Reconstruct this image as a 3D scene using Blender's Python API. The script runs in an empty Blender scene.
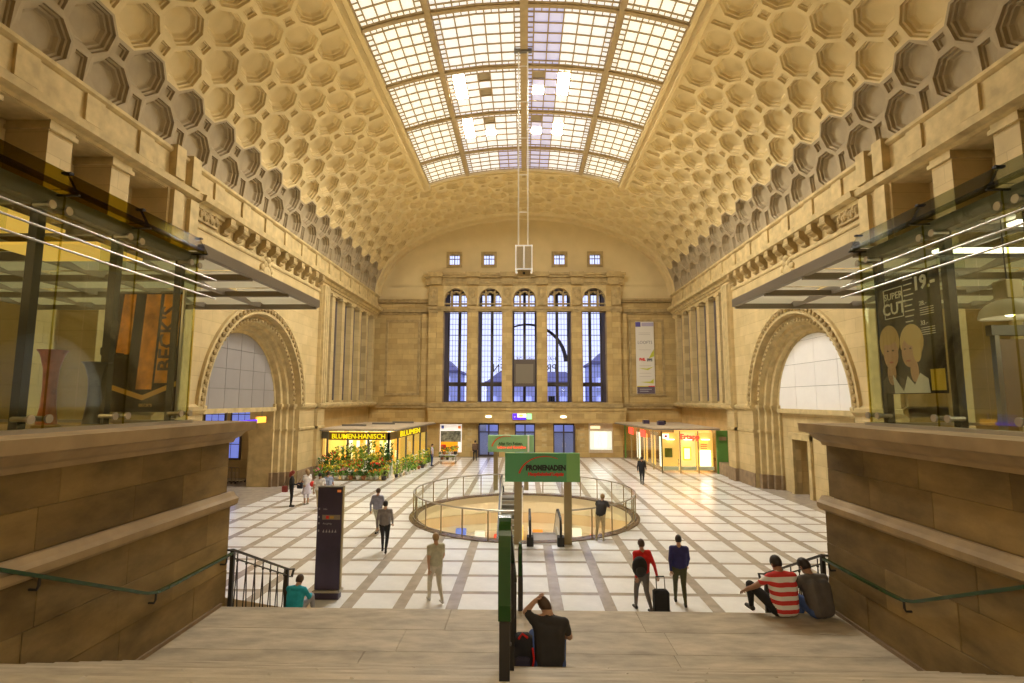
import bpy, math, random, bisect
from mathutils import Vector, Matrix
random.seed(7)
SC = bpy.context.scene
COL = SC.collection

# ------------------------------------------------------------------ camera
cam_d = bpy.data.cameras.new('camera'); cam_d.sensor_width = 36.0
cam_d.lens = 530.0 / 1024.0 * 36.0
cam_d.clip_start = 0.05; cam_d.clip_end = 500
cam = bpy.data.objects.new('camera', cam_d); COL.objects.link(cam)
_r = Vector((0.99974378, 0.02249914, 0.00248276)); _u = Vector((0.0, -0.1096833, 0.99396659)); _f = Vector((-0.02263571, 0.99371191, 0.10965519))
cam.matrix_world = Matrix(((_r.x, _u.x, -_f.x, 0.0), (_r.y, _u.y, -_f.y, 0.0), (_r.z, _u.z, -_f.z, 5.2), (0, 0, 0, 1)))
SC.camera = cam

# ------------------------------------------------------------------ world, exposure
SC.view_settings.view_transform = 'Standard'
SC.view_settings.look = 'None'
SC.view_settings.gamma = 1.0
SC.view_settings.use_curve_mapping = False
SC.view_settings.exposure = 0.0
W = bpy.data.worlds.new('dusk_sky'); SC.world = W; W.use_nodes = True
W.node_tree.nodes['Background'].inputs[0].default_value = (0.64, 0.68, 0.99, 1)
W.node_tree.nodes['Background'].inputs[1].default_value = 1.6

E_SKY = 0.88        # backlit skylight glass
WARM = (1.0, 0.80, 0.50)

def area(name, loc, rot, sx, sy, power, color=WARM):
    l = bpy.data.lights.new(name, 'AREA'); l.shape = 'RECTANGLE'; l.size = sx; l.size_y = sy
    l.energy = power; l.color = color
    o = bpy.data.objects.new(name, l); COL.objects.link(o); o.location = loc; o.rotation_euler = rot
    return o
def point(name, loc, power, color=WARM, r=0.15):
    l = bpy.data.lights.new(name, 'POINT'); l.energy = power; l.color = color; l.shadow_soft_size = r
    o = bpy.data.objects.new(name, l); COL.objects.link(o); o.location = loc
    return o
# cornice uplights: continuous strips lying on the ledge above the attic, washing the vault
for s in (-1, 1):
    u = area('cornice_uplight', (s * 13.5, 28.5, 15.2), (math.pi, s * math.radians(-66), 0), 0.35, 40, 820, (1.0, 0.80, 0.46))
    u.data.spread = math.radians(95)
# unseen fill lights added behind the viewer, for the stairs and kiosks
for s in (-1, 0, 1):
    area('concourse_lamp', (s * 4.0, -4.0, 9.3), (0, 0, 0), 1.6, 1.6, 260, (1.0, 0.84, 0.58))

# ------------------------------------------------------------------ helpers
def link(o, parent=None):
    COL.objects.link(o)
    if parent is not None:
        o.parent = parent
        o.matrix_parent_inverse = Matrix.Translation(-Vector(parent.get('_loc', (0, 0, 0))))
    return o
def tag(o, label=None, cat=None, group=None, kind=None):
    if label: o['label'] = label
    if cat: o['category'] = cat
    if group: o['group'] = group
    if kind: o['kind'] = kind
    return o
def empty(name, loc=(0, 0, 0), label=None, cat=None, group=None, kind=None, parent=None):
    o = bpy.data.objects.new(name, None); o.empty_display_size = 0.2
    COL.objects.link(o); o.location = loc
    o['_loc'] = list(loc)
    return tag(o, label, cat, group, kind)
def lempty(name, *a, **k):           # root for parts given in local coordinates
    o = empty(name, *a, **k); o['_loc'] = [0, 0, 0]; return o
def mesh_obj(name, me, parent=None, mats=None):
    o = bpy.data.objects.new(name, me)
    if mats is not None:
        for m in (mats if isinstance(mats, (list, tuple)) else [mats]): me.materials.append(m)
    return link(o, parent)
def copy_tree(o, loc=None, rz=None, scale=None, parent=None, **props):
    c = o.copy(); COL.objects.link(c)
    if parent is not None: c.parent = parent
    for ch in o.children: copy_tree(ch, parent=c)
    if loc is not None: c.location = loc
    if rz is not None: c.rotation_euler = (0, 0, rz)
    if scale is not None: c.scale = (scale, scale, scale) if not isinstance(scale, tuple) else scale
    for k, v in props.items(): c[k] = v
    return c

class MB:
    def __init__(s): s.v = []; s.f = []; s.m = []
    def add(s, vs, fs, mi=0):
        b = len(s.v); s.v += [tuple(p) for p in vs]
        s.f += [tuple(b + i for i in f) for f in fs]; s.m += [mi] * len(fs); return s
    def box(s, x0, x1, y0, y1, z0, z1, mi=0):
        if x0 > x1: x0, x1 = x1, x0
        if y0 > y1: y0, y1 = y1, y0
        if z0 > z1: z0, z1 = z1, z0
        vs = [(x0,y0,z0),(x1,y0,z0),(x1,y1,z0),(x0,y1,z0),(x0,y0,z1),(x1,y0,z1),(x1,y1,z1),(x0,y1,z1)]
        return s.add(vs, [(0,3,2,1),(4,5,6,7),(0,1,5,4),(1,2,6,5),(2,3,7,6),(3,0,4,7)], mi)
    def cbox(s, x0, x1, y0, y1, z0, z1, c=0.01, mi=0):     # chamfered box
        if x0 > x1: x0, x1 = x1, x0
        vs = []
        for (z, i) in ((z0, c), (z0 + c, 0), (z1 - c, 0), (z1, c)):
            a0, a1, b0, b1 = x0 + i, x1 - i, y0 + i, y1 - i
            k = c * 0.6 if i == 0 else c * 0.2
            vs += [(a0+k,b0,z),(a1-k,b0,z),(a1,b0+k,z),(a1,b1-k,z),(a1-k,b1,z),(a0+k,b1,z),(a0,b1-k,z),(a0,b0+k,z)]
        fs = [tuple(range(7, -1, -1)), tuple(range(24, 32))]
        for r in range(3):
            for j in range(8):
                k = (j + 1) % 8; fs.append((r*8+j, r*8+k, r*8+8+k, r*8+8+j))
        return s.add(vs, fs, mi)
    def poly(s, pts, mi=0): return s.add(pts, [tuple(range(len(pts)))], mi)
    def prism(s, pts, off, mi=0):            # planar polygon pushed along off
        n = len(pts); o = Vector(off); vs = [Vector(p) for p in pts]; vs += [p + o for p in vs]
        fs = [tuple(range(n - 1, -1, -1)), tuple(range(n, 2 * n))] + [(i, (i+1) % n, n + (i+1) % n, n + i) for i in range(n)]
        return s.add(vs, fs, mi)
    def rings(s, rings, closed=True, cap0=False, cap1=False, mi=0):
        n = len(rings[0]); vs = [p for r in rings for p in r]; fs = []
        for i in range(len(rings) - 1):
            for j in range(n if closed else n - 1):
                k = (j + 1) % n; fs.append((i*n+j, i*n+k, (i+1)*n+k, (i+1)*n+j))
        if cap0: fs.append(tuple(range(n - 1, -1, -1)))
        if cap1: b = (len(rings) - 1) * n; fs.append(tuple(range(b, b + n)))
        return s.add(vs, fs, mi)
    def tube(s, pts, r, n=8, mi=0, caps=True):
        pts = [Vector(p) for p in pts]; rr = r if isinstance(r, (list, tuple)) else [r] * len(pts)
        R = []; up = None
        for i, p in enumerate(pts):
            d = (pts[min(i+1, len(pts)-1)] - pts[max(i-1, 0)]).normalized()
            if up is None:
                up = Vector((0,0,1)) if abs(d.z) < 0.9 else Vector((0,1,0))
            a = d.cross(up)
            if a.length < 1e-4: a = d.cross(Vector((1,0,0)))
            a.normalize(); b = a.cross(d).normalized(); up = b
            R.append([p + rr[i] * (math.cos(t) * a + math.sin(t) * b) for t in [2*math.pi*k/n for k in range(n)]])
        return s.rings(R, True, caps, caps, mi)
    def flatbar(s, pts, w, h, side=(1,0,0), mi=0):   # rectangular bar along pts; w along side
        pts = [Vector(p) for p in pts]; sd = Vector(side).normalized(); R = []
        for i, p in enumerate(pts):
            d = (pts[min(i+1, len(pts)-1)] - pts[max(i-1, 0)]).normalized(); nb = d.cross(sd).normalized()
            R.append([p + sd*w/2 + nb*h/2, p - sd*w/2 + nb*h/2, p - sd*w/2 - nb*h/2, p + sd*w/2 - nb*h/2])
        return s.rings(R, True, True, True, mi)
    def lathe(s, prof, c=(0,0,0), n=16, mi=0, cap0=True, cap1=True):
        c = Vector(c)
        R = [[c + Vector((r*math.cos(2*math.pi*k/n), r*math.sin(2*math.pi*k/n), z)) for k in range(n)] for r, z in prof]
        return s.rings(R, True, cap0, cap1, mi)
    def sphere(s, c, r, n=10, m=7, mi=0):
        c = Vector(c); r = r if isinstance(r, (tuple, list)) else (r, r, r)
        R = []
        for i in range(m + 1):
            a = math.pi * i / m; sr = max(math.sin(a), 0.02)
            R.append([c + Vector((r[0]*sr*math.cos(2*math.pi*k/n), r[1]*sr*math.sin(2*math.pi*k/n), -r[2]*math.cos(a))) for k in range(n)])
        return s.rings(R, True, True, True, mi)
    def capsule(s, p0, r0, p1, r1, n=10, mi=0):
        p0 = Vector(p0); p1 = Vector(p1); d = (p1 - p0)
        d = d.normalized() if d.length > 1e-6 else Vector((0,0,1))
        pts = [p0 - d*r0*0.95, p0 - d*r0*0.7, p0 - d*r0*0.3, p0, p1, p1 + d*r1*0.3, p1 + d*r1*0.7, p1 + d*r1*0.95]
        rr = [r0*0.3, r0*0.71, r0*0.95, r0, r1, r1*0.95, r1*0.71, r1*0.3]
        return s.tube(pts, rr, n, mi)
    def mesh(s, name):
        me = bpy.data.meshes.new(name); me.from_pydata(s.v, [], s.f); me.update()
        if any(s.m): me.polygons.foreach_set('material_index', s.m)
        return me
    def build(s, name, mats, parent=None, smooth=False, **props):
        me = s.mesh(name)
        if smooth: me.polygons.foreach_set('use_smooth', [True] * len(me.polygons))
        o = mesh_obj(name, me, parent, mats)
        for k, v in props.items(): o[k] = v
        return o

def smooth_by_angle(o, deg=40):
    me = o.data
    me.polygons.foreach_set('use_smooth', [True] * len(me.polygons))
    try: me.set_sharp_from_angle(angle=math.radians(deg))
    except Exception: pass
    return o

def clip_convex(poly, conv):
    """2-D polygon clipped to a convex counter-clockwise polygon"""
    out = list(poly)
    for i in range(len(conv)):
        a, b = conv[i], conv[(i+1) % len(conv)]
        src, out = out, []
        def side(p): return (b[0]-a[0])*(p[1]-a[1]) - (b[1]-a[1])*(p[0]-a[0])
        for j in range(len(src)):
            p, q = src[j], src[(j+1) % len(src)]
            sp, sq = side(p), side(q)
            if sp >= 0: out.append(p)
            if (sp >= 0) != (sq >= 0):
                t = sp / (sp - sq); out.append((p[0]+t*(q[0]-p[0]), p[1]+t*(q[1]-p[1])))
        if not out: return []
    return out

def text_mesh(body, size, extrude=0.01, align='CENTER', bold=0.0, sx=1.0):
    cu = bpy.data.curves.new('lettering', 'FONT'); cu.body = body; cu.size = size; cu.extrude = extrude
    cu.align_x = align; cu.align_y = 'CENTER'; cu.offset = bold; cu.resolution_u = 2
    o = bpy.data.objects.new('lettering', cu); COL.objects.link(o)
    dg = bpy.context.evaluated_depsgraph_get()
    me = bpy.data.meshes.new_from_object(o.evaluated_get(dg))
    bpy.data.objects.remove(o); bpy.data.curves.remove(cu)
    if sx != 1.0:
        for v in me.vertices: v.co.x *= sx
    return me
def text(name, body, size, loc, rot, mat, parent, extrude=0.01, align='CENTER', bold=0.0, sx=1.0):
    me = text_mesh(body, size, extrude, align, bold, sx)
    me.materials.clear()
    M = Matrix.Translation(Vector(loc)) @ Matrix.Rotation(rot[2], 4, 'Z') @ Matrix.Rotation(rot[1], 4, 'Y') @ Matrix.Rotation(rot[0], 4, 'X')
    me.transform(M)
    return mesh_obj(name, me, parent, mat)
FACE_ME = (math.pi/2, 0, 0)          # lettering that faces -y

# ------------------------------------------------------------------ materials
def nt(m):
    m.use_nodes = True; t = m.node_tree; return t, t.nodes, t.links, t.nodes['Principled BSDF']
def mat(name, c, rough=0.6, metal=0.0, var=0.0, scale=4.0, bump=0.0, emis=None, es=0.0, spec=None, alpha=None):
    m = bpy.data.materials.new(name); t, N, L, P = nt(m)
    P.inputs['Base Color'].default_value = (*c, 1); P.inputs['Roughness'].default_value = rough; P.inputs['Metallic'].default_value = metal
    if spec is not None: P.inputs['Specular IOR Level'].default_value = spec
    if emis: P.inputs['Emission Color'].default_value = (*emis, 1); P.inputs['Emission Strength'].default_value = es
    if var or bump:
        tc = N.new('ShaderNodeTexCoord'); no = N.new('ShaderNodeTexNoise'); no.inputs['Scale'].default_value = scale; no.inputs['Detail'].default_value = 5
        L.new(tc.outputs['Object'], no.inputs['Vector'])
        if var:
            mp = N.new('ShaderNodeMapRange'); mp.inputs[1].default_value = 0.3; mp.inputs[2].default_value = 0.7
            mp.inputs[3].default_value = 1 - var; mp.inputs[4].default_value = 1 + var
            L.new(no.outputs['Fac'], mp.inputs[0])
            mx = N.new('ShaderNodeMix'); mx.data_type = 'RGBA'; mx.blend_type = 'MULTIPLY'; mx.inputs[0].default_value = 1
            mx.inputs[6].default_value = (*c, 1); L.new(mp.outputs[0], mx.inputs[7]); L.new(mx.outputs[2], P.inputs['Base Color'])
        if bump:
            bp = N.new('ShaderNodeBump'); bp.inputs['Strength'].default_value = bump; bp.inputs['Distance'].default_value = 0.02
            L.new(no.outputs['Fac'], bp.inputs['Height']); L.new(bp.outputs[0], P.inputs['Normal'])
    return m
def stone(name, c1, c2, cm, plane, bw, bh, rough=0.75, mortar=0.012, var=0.18, nscale=0.9, stain=0.0):
    """ashlar: running bond in one plane ('yz','xz','xy'), block tone jitter, weathering noise"""
    m = bpy.data.materials.new(name); t, N, L, P = nt(m); P.inputs['Roughness'].default_value = rough
    tc = N.new('ShaderNodeTexCoord'); sp = N.new('ShaderNodeSeparateXYZ'); cb = N.new('ShaderNodeCombineXYZ')
    L.new(tc.outputs['Object'], sp.inputs[0])
    ax = {'x': 0, 'y': 1, 'z': 2}
    L.new(sp.outputs[ax[plane[0]]], cb.inputs[0]); L.new(sp.outputs[ax[plane[1]]], cb.inputs[1])
    br = N.new('ShaderNodeTexBrick'); br.inputs['Scale'].default_value = 1.0
    br.inputs['Brick Width'].default_value = bw; br.inputs['Row Height'].default_value = bh; br.inputs['Mortar Size'].default_value = mortar
    br.inputs['Mortar Smooth'].default_value = 0.3; br.inputs['Bias'].default_value = 0.0
    br.inputs['Color1'].default_value = (*c1, 1); br.inputs['Color2'].default_value = (*c2, 1); br.inputs['Mortar'].default_value = (*cm, 1)
    L.new(cb.outputs[0], br.inputs['Vector'])
    no = N.new('ShaderNodeTexNoise'); no.inputs['Scale'].default_value = nscale; no.inputs['Detail'].default_value = 7; no.inputs['Roughness'].default_value = 0.6
    L.new(tc.outputs['Object'], no.inputs['Vector'])
    mp = N.new('ShaderNodeMapRange'); mp.inputs[1].default_value = 0.3; mp.inputs[2].default_value = 0.7; mp.inputs[3].default_value = 1 - var - stain; mp.inputs[4].default_value = 1 + var
    L.new(no.outputs['Fac'], mp.inputs[0])
    mx = N.new('ShaderNodeMix'); mx.data_type = 'RGBA'; mx.blend_type = 'MULTIPLY'; mx.inputs[0].default_value = 1
    L.new(br.outputs['Color'], mx.inputs[6]); L.new(mp.outputs[0], mx.inputs[7]); L.new(mx.outputs[2], P.inputs['Base Color'])
    n2 = N.new('ShaderNodeTexNoise'); n2.inputs['Scale'].default_value = 22; L.new(tc.outputs['Object'], n2.inputs['Vector'])
    bp = N.new('ShaderNodeBump'); bp.inputs['Strength'].default_value = 0.15; bp.inputs['Distance'].default_value = 0.02
    L.new(n2.outputs['Fac'], bp.inputs['Height']); L.new(bp.outputs[0], P.inputs['Normal'])
    return m
def jitter_stone(name, c1, c2, rough=0.75, nscale=1.3, var=0.25, stretch=(1, 1, 1)):
    """tone jitter from object to object plus weathering"""
    m = bpy.data.materials.new(name); t, N, L, P = nt(m); P.inputs['Roughness'].default_value = rough
    oi = N.new('ShaderNodeObjectInfo'); mx0 = N.new('ShaderNodeMix'); mx0.data_type = 'RGBA'
    mx0.inputs[6].default_value = (*c1, 1); mx0.inputs[7].default_value = (*c2, 1); L.new(oi.outputs['Random'], mx0.inputs[0])
    tc = N.new('ShaderNodeTexCoord'); mpg = N.new('ShaderNodeMapping'); mpg.inputs['Scale'].default_value = stretch
    L.new(tc.outputs['Object'], mpg.inputs[0])
    no = N.new('ShaderNodeTexNoise'); no.inputs['Scale'].default_value = nscale; no.inputs['Detail'].default_value = 8; no.inputs['Roughness'].default_value = 0.62
    L.new(mpg.outputs[0], no.inputs['Vector'])
    mp = N.new('ShaderNodeMapRange'); mp.inputs[1].default_value = 0.3; mp.inputs[2].default_value = 0.7; mp.inputs[3].default_value = 1 - var; mp.inputs[4].default_value = 1 + var * 0.7
    L.new(no.outputs['Fac'], mp.inputs[0])
    mx = N.new('ShaderNodeMix'); mx.data_type = 'RGBA'; mx.blend_type = 'MULTIPLY'; mx.inputs[0].default_value = 1
    L.new(mx0.outputs[2], mx.inputs[6]); L.new(mp.outputs[0], mx.inputs[7]); L.new(mx.outputs[2], P.inputs['Base Color'])
    n2 = N.new('ShaderNodeTexNoise'); n2.inputs['Scale'].default_value = 40; n2.inputs['Detail'].default_value = 3; L.new(tc.outputs['Object'], n2.inputs['Vector'])
    bp = N.new('ShaderNodeBump'); bp.inputs['Strength'].default_value = 0.2; bp.inputs['Distance'].default_value = 0.01
    L.new(n2.outputs['Fac'], bp.inputs['Height']); L.new(bp.outputs[0], P.inputs['Normal'])
    return m
def glass(name, tint=(0.90, 0.93, 0.86), refl=0.03, rough=0.01):
    m = bpy.data.materials.new(name); m.use_nodes = True; t = m.node_tree; N = t.nodes; L = t.links; N.clear()
    out = N.new('ShaderNodeOutputMaterial'); mx = N.new('ShaderNodeMixShader'); tr = N.new('ShaderNodeBsdfTransparent'); gl = N.new('ShaderNodeBsdfGlossy')
    tr.inputs[0].default_value = (*tint, 1); gl.inputs['Roughness'].default_value = rough
    lw = N.new('ShaderNodeLayerWeight'); lw.inputs[0].default_value = 0.25
    mp = N.new('ShaderNodeMapRange'); mp.inputs[3].default_value = refl * 0.4; mp.inputs[4].default_value = min(1, refl * 4)
    L.new(lw.outputs['Fresnel'], mp.inputs[0]); L.new(mp.outputs[0], mx.inputs[0])
    L.new(tr.outputs[0], mx.inputs[1]); L.new(gl.outputs[0], mx.inputs[2]); L.new(mx.outputs[0], out.inputs[0])
    return m
def emit(name, c, s, base=None): return mat(name, base or c, 0.5, emis=c, es=s)

M = {}
SAND1, SAND2 = (0.58, 0.445, 0.215), (0.52, 0.39, 0.18)
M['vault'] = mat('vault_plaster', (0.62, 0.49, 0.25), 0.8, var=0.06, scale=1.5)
M['vault_grey'] = mat('vault_grey_plaster', (0.36, 0.285, 0.17), 0.85, var=0.12, scale=1.5)  # greyer tone for the two lowest coffer rows on each side
M['wall_yz'] = stone('ashlar_side', SAND1, (0.52, 0.39, 0.18), (0.43, 0.32, 0.145), 'yz', 1.5, 0.62, var=0.14)
M['wall_xz'] = stone('ashlar_end', (0.55, 0.395, 0.155), (0.42, 0.29, 0.105), (0.36, 0.25, 0.09), 'xz', 1.1, 0.5, var=0.16)
M['carved'] = mat('carved_sandstone', (0.53, 0.405, 0.19), 0.8, var=0.2, scale=2.2, bump=0.2)
M['carved_dark'] = mat('carved_sandstone_dark', (0.385, 0.28, 0.12), 0.8, var=0.24, scale=2.5, bump=0.25)  # darker carved tone; the corbels' shadow is partly put into this colour
M['tymp'] = mat('tympanum_plaster', (0.62, 0.495, 0.26), 0.85, var=0.05, scale=0.8)
M['plinth'] = mat('plinth_stone', (0.26, 0.18, 0.10), 0.7, var=0.2, scale=3)
M['stairwall'] = jitter_stone('parapet_stone', (0.33, 0.225, 0.085), (0.21, 0.14, 0.05), 0.8, 1.3, 0.5, (1, 0.7, 1.6))
M['cap'] = mat('parapet_cap_stone', (0.44, 0.32, 0.17), 0.7, var=0.2, scale=2.0, bump=0.15)
M['step'] = jitter_stone('stair_granite', (0.50, 0.42, 0.295), (0.43, 0.355, 0.24), 0.6, 2.6, 0.34, (0.6, 1.6, 1))
M['band'] = mat('floor_band_stone', (0.42, 0.37, 0.31), 0.17, var=0.14, scale=3)
M['tile'] = jitter_stone('floor_field_stone', (0.88, 0.88, 0.86), (0.83, 0.83, 0.81), 0.17, 1.4, 0.10)
M['rib'] = mat('skylight_bronze', (0.40, 0.30, 0.155), 0.5, var=0.1)
M['sky_warm'] = emit('skylight_glass_warm', (1.0, 0.96, 0.80), E_SKY*.9, (0.6, 0.58, 0.5))
M['sky_white'] = emit('skylight_glass_white', (0.97, 0.96, 0.93), E_SKY * 0.85, (0.6, 0.58, 0.5))
M['sky_lilac'] = emit('skylight_glass_dusk', (0.62, 0.62, 0.95), E_SKY * 0.62, (0.5, 0.5, 0.6))
M['sky_lamp'] = emit('skylight_glass_over_lamp', (1.0, 0.96, 0.88), 345.0, (0.7, 0.7, 0.65))
M['sky_dark'] = mat('skylight_vent_flap', (0.35, 0.28, 0.17), 0.6)
M['glass'] = glass('clear_glass')
M['glass_y'] = glass('edge_tinted_glass', (0.80, 0.76, 0.40), 0.03)
M['glass_win'] = glass('leaded_glass', (0.96, 0.97, 1.0), 0.04)
M['lead'] = mat('window_lead', (0.11, 0.09, 0.075), 0.6)
M['winframe'] = mat('window_frame_bronze', (0.10, 0.075, 0.055), 0.5)
M['steel'] = mat('brushed_steel', (0.48, 0.45, 0.39), 0.38, 0.85)
M['steel_dark'] = mat('painted_steel_grey', (0.20, 0.185, 0.155), 0.5, 0.3)
M['iron'] = mat('wrought_iron', (0.045, 0.04, 0.035), 0.5, 0.4)
M['green_rail'] = mat('green_enamel_rail', (0.016, 0.060, 0.012), 0.22, var=0.1, scale=6)
M['black'] = mat('black_rubber', (0.02, 0.02, 0.02), 0.5)
M['white'] = mat('white_paint', (0.8, 0.78, 0.72), 0.5)
M['panel_grey'] = jitter_stone('infill_panel_grey', (0.31, 0.285, 0.265), (0.285, 0.262, 0.245), 0.5, 1.0, 0.05)
M['kiosk_post'] = mat('kiosk_post_dark', (0.018, 0.016, 0.012), 0.6)
M['recess'] = mat('recess_dark_stone', (0.175, 0.14, 0.12), 0.85, var=0.2, scale=1.2)  # shade between the pilasters, put into the stone colour
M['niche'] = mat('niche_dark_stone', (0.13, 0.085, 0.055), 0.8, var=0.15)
M['panel_white'] = jitter_stone('infill_panel_white', (0.86, 0.84, 0.80), (0.82, 0.80, 0.77), 0.5, 1.0, 0.04)  # backlit brightness of the right infill, put into the base colour
M['navy'] = mat('stele_navy', (0.05, 0.038, 0.085), 0.3, var=0.3, scale=1.5)
M['orange'] = emit('orange_logo', (0.9, 0.25, 0.03), 0.3)
M['sign_green'] = mat('sign_green', (0.11, 0.37, 0.155), 0.4)
M['sign_green2'] = mat('sign_light_green', (0.24, 0.50, 0.16), 0.4)
M['sign_red'] = mat('sign_red', (0.72, 0.03, 0.02), 0.5)
M['sign_black'] = mat('sign_black', (0.02, 0.025, 0.02), 0.5)
M['olive'] = mat('post_olive_metal', (0.36, 0.29, 0.15), 0.4, 0.4)
M['cream'] = mat('cream_render', (0.82, 0.74, 0.56), 0.7)
M['roof_cream'] = mat('shop_roof_panel', (0.58, 0.47, 0.32), 0.6, var=0.08)
M['lit_yellow'] = emit('lit_shop_interior', (1.0, 0.66, 0.16), 0.55)
M['lit_white'] = emit('lit_white_panel', (1.0, 0.93, 0.78), 1.3)
M['neon_yellow'] = emit('neon_yellow', (1.0, 0.80, 0.01), .95)
M['neon_red'] = emit('neon_red', (1.0, 0.08, 0.04), 1.2)
M['blue_lit'] = emit('lit_blue_sign', (0.10, 0.02, 1.0), 1.0)
M['green_lit'] = emit('lit_green_sign', (0.35, 0.9, 0.4), 1.1)
M['amber_lit'] = emit('lit_amber_sign', (1.0, 0.45, 0.05), 1.4)
M['shop_green'] = mat('shop_green_panel', (0.10, 0.25, 0.05), 0.5)
M['door_dark'] = mat('door_dark_wood', (0.05, 0.035, 0.025), 0.4)
M['dusk_pane'] = emit('dusk_lit_pane', (0.22, 0.28, 0.85), 0.7)
M['dark_pane'] = mat('dark_pane', (0.02, 0.02, 0.02), 0.15)

# ================================================================== THE SETTING
# ------------------------------------------------------------------ floor with the round well
WX, WY, WR = 0.0, 25.2, 4.87
floor = empty('floor', kind='structure', label='polished stone hall floor of pale squares between brown bands')
def ring_pts(r, z, n=72): return [(WX + r*math.cos(2*math.pi*k/n), WY + r*math.sin(2*math.pi*k/n), z) for k in range(n)]
b = MB()
for (x0, x1, y0, y1) in ((-24, 24, -8, WY-7), (-24, 24, WY+7, 50.6), (-24, -7, WY-7, WY+7), (7, 24, WY-7, WY+7)):
    b.box(x0, x1, y0, y1, -0.35, -0.006)
n = 72; sq = []
for k in range(n):
    a = 2*math.pi*k/n; c, s_ = math.cos(a), math.sin(a); q = 7.0/max(abs(c), abs(s_)); sq.append((WX+q*c, WY+q*s_))
b.rings([[(x, y, -0.006) for x, y in sq], ring_pts(WR, -0.006), ring_pts(WR, -0.35), [(x, y, -0.35) for x, y in sq]])
b.build('band_slab', M['band'], floor)
PX, PY, BW = 1.33, 1.405, 0.155
cells = []
for i in range(-11, 11):
    x0 = -0.49 + PX*i + BW; x1 = x0 + PX - 2*BW
    for j in range(-2, 27):
        y0 = 13.62 + PY*j + 0.11; y1 = y0 + PY - 0.22
        if x1 < -13.9 or x0 > 13.9 or y1 > 49.2: continue
        x0c, x1c = max(x0, -13.9), min(x1, 13.9)
        cs = [(x0c, y0), (x1c, y0), (x1c, y1), (x0c, y1)]
        dmin = min(math.hypot(x-WX, y-WY) for x, y in cs)
        dmax = max(math.hypot(x-WX, y-WY) for x, y in cs)
        if dmax < WR + 0.1: continue
        cells.append((y0, x0c, x1c, y0, y1, dmin < WR + 0.1))
cells.sort()
tmesh = None; stuff = MB(); nt_ = 0
for (_, x0, x1, y0, y1, cut) in cells:
    if y0 < 13.0 - 1.4 and abs((x0+x1)/2) < 4.5: continue
    if cut:
        t = MB(); K = 10
        for a in range(K):
            for c in range(K):
                xa, xb = x0+(x1-x0)*a/K, x0+(x1-x0)*(a+1)/K; ya, yb = y0+(y1-y0)*c/K, y0+(y1-y0)*(c+1)/K
                if min(math.hypot(x-WX, y-WY) for x in (xa, xb) for y in (ya, yb)) > WR + 0.06:
                    t.poly([(xa,ya,0),(xb,ya,0),(xb,yb,0),(xa,yb,0)])
        if t.f: t.build('floor_tile', M['tile'], floor); nt_ += 1
    elif nt_ < 300:
        w, h = x1-x0, y1-y0
        if abs(w - (PX-2*BW)) < 1e-3:
            if tmesh is None:
                t = MB(); t.add([(0,0,-.006),(w,0,-.006),(w,h,-.006),(0,h,-.006),(.004,.004,0),(w-.004,.004,0),(w-.004,h-.004,0),(.004,h-.004,0)], [(4,5,6,7),(0,1,5,4),(1,2,6,5),(2,3,7,6),(3,0,4,7)])
                tmesh = t.mesh('floor_tile'); tmesh.materials.append(M['tile'])
            o = link(bpy.data.objects.new('floor_tile', tmesh), floor); o.location = (x0, y0, 0); nt_ += 1
        else:
            MB().box(x0, x1, y0, y1, -.006, 0).build('floor_tile', M['tile'], floor); nt_ += 1
    else:
        stuff.box(x0, x1, y0, y1, -.006, 0)
if stuff.f: stuff.build('floor_tile_field', M['tile'], floor, kind='stuff')
rb = MB(); rb.rings([ring_pts(WR, -0.34), ring_pts(WR-.02, 0.03), ring_pts(WR+.34, 0.03), ring_pts(WR+.36, 0.0)])
wf = MB(); wf.rings([ring_pts(WR-.025, -0.36), ring_pts(WR-.03, -0.03)]); wf.build('well_fascia', M['cream'], floor)
rb.build('well_border', mat('well_border_stone', (0.16, 0.11, 0.07), 0.25, var=0.2), floor)

# lower level seen through the well
low = empty('lower_level', (0, WY, -4.5), kind='structure', label='cream lower gallery seen through the round well')
b = MB(); RL = 8.6
b.rings([ring_pts(RL, -4.5), ring_pts(RL, -3.1), ring_pts(RL-.25, -3.1), ring_pts(RL-.25, -2.75), ring_pts(RL, -2.75), ring_pts(RL, -0.36)])
b.build('gallery_wall', M['cream'], low)
MB().rings([ring_pts(RL, -4.5), ring_pts(0.01, -4.5)]).build('gallery_floor', mat('gallery_floor_stone', (0.72, 0.6, 0.4), 0.3), low)
MB().rings([ring_pts(WR+.36, -0.37), ring_pts(RL, -0.37)]).build('gallery_ceiling', M['white'], low)
gb = MB(); gb.rings([ring_pts(RL-.02, -2.3), ring_pts(RL-.12, -2.3), ring_pts(RL-.12, -1.7), ring_pts(RL-.02, -1.7)]); gb.build('gallery_band', mat('gallery_band_tan', (.70, .54, .33), .6), low)
ringl = MB(); ringl.rings([ring_pts(5.5, -0.42), ring_pts(5.8, -0.42)])
ringl.build('gallery_light_ring', emit('gallery_light', (1.0, 0.90, 0.70), 17.0), low)

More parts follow.
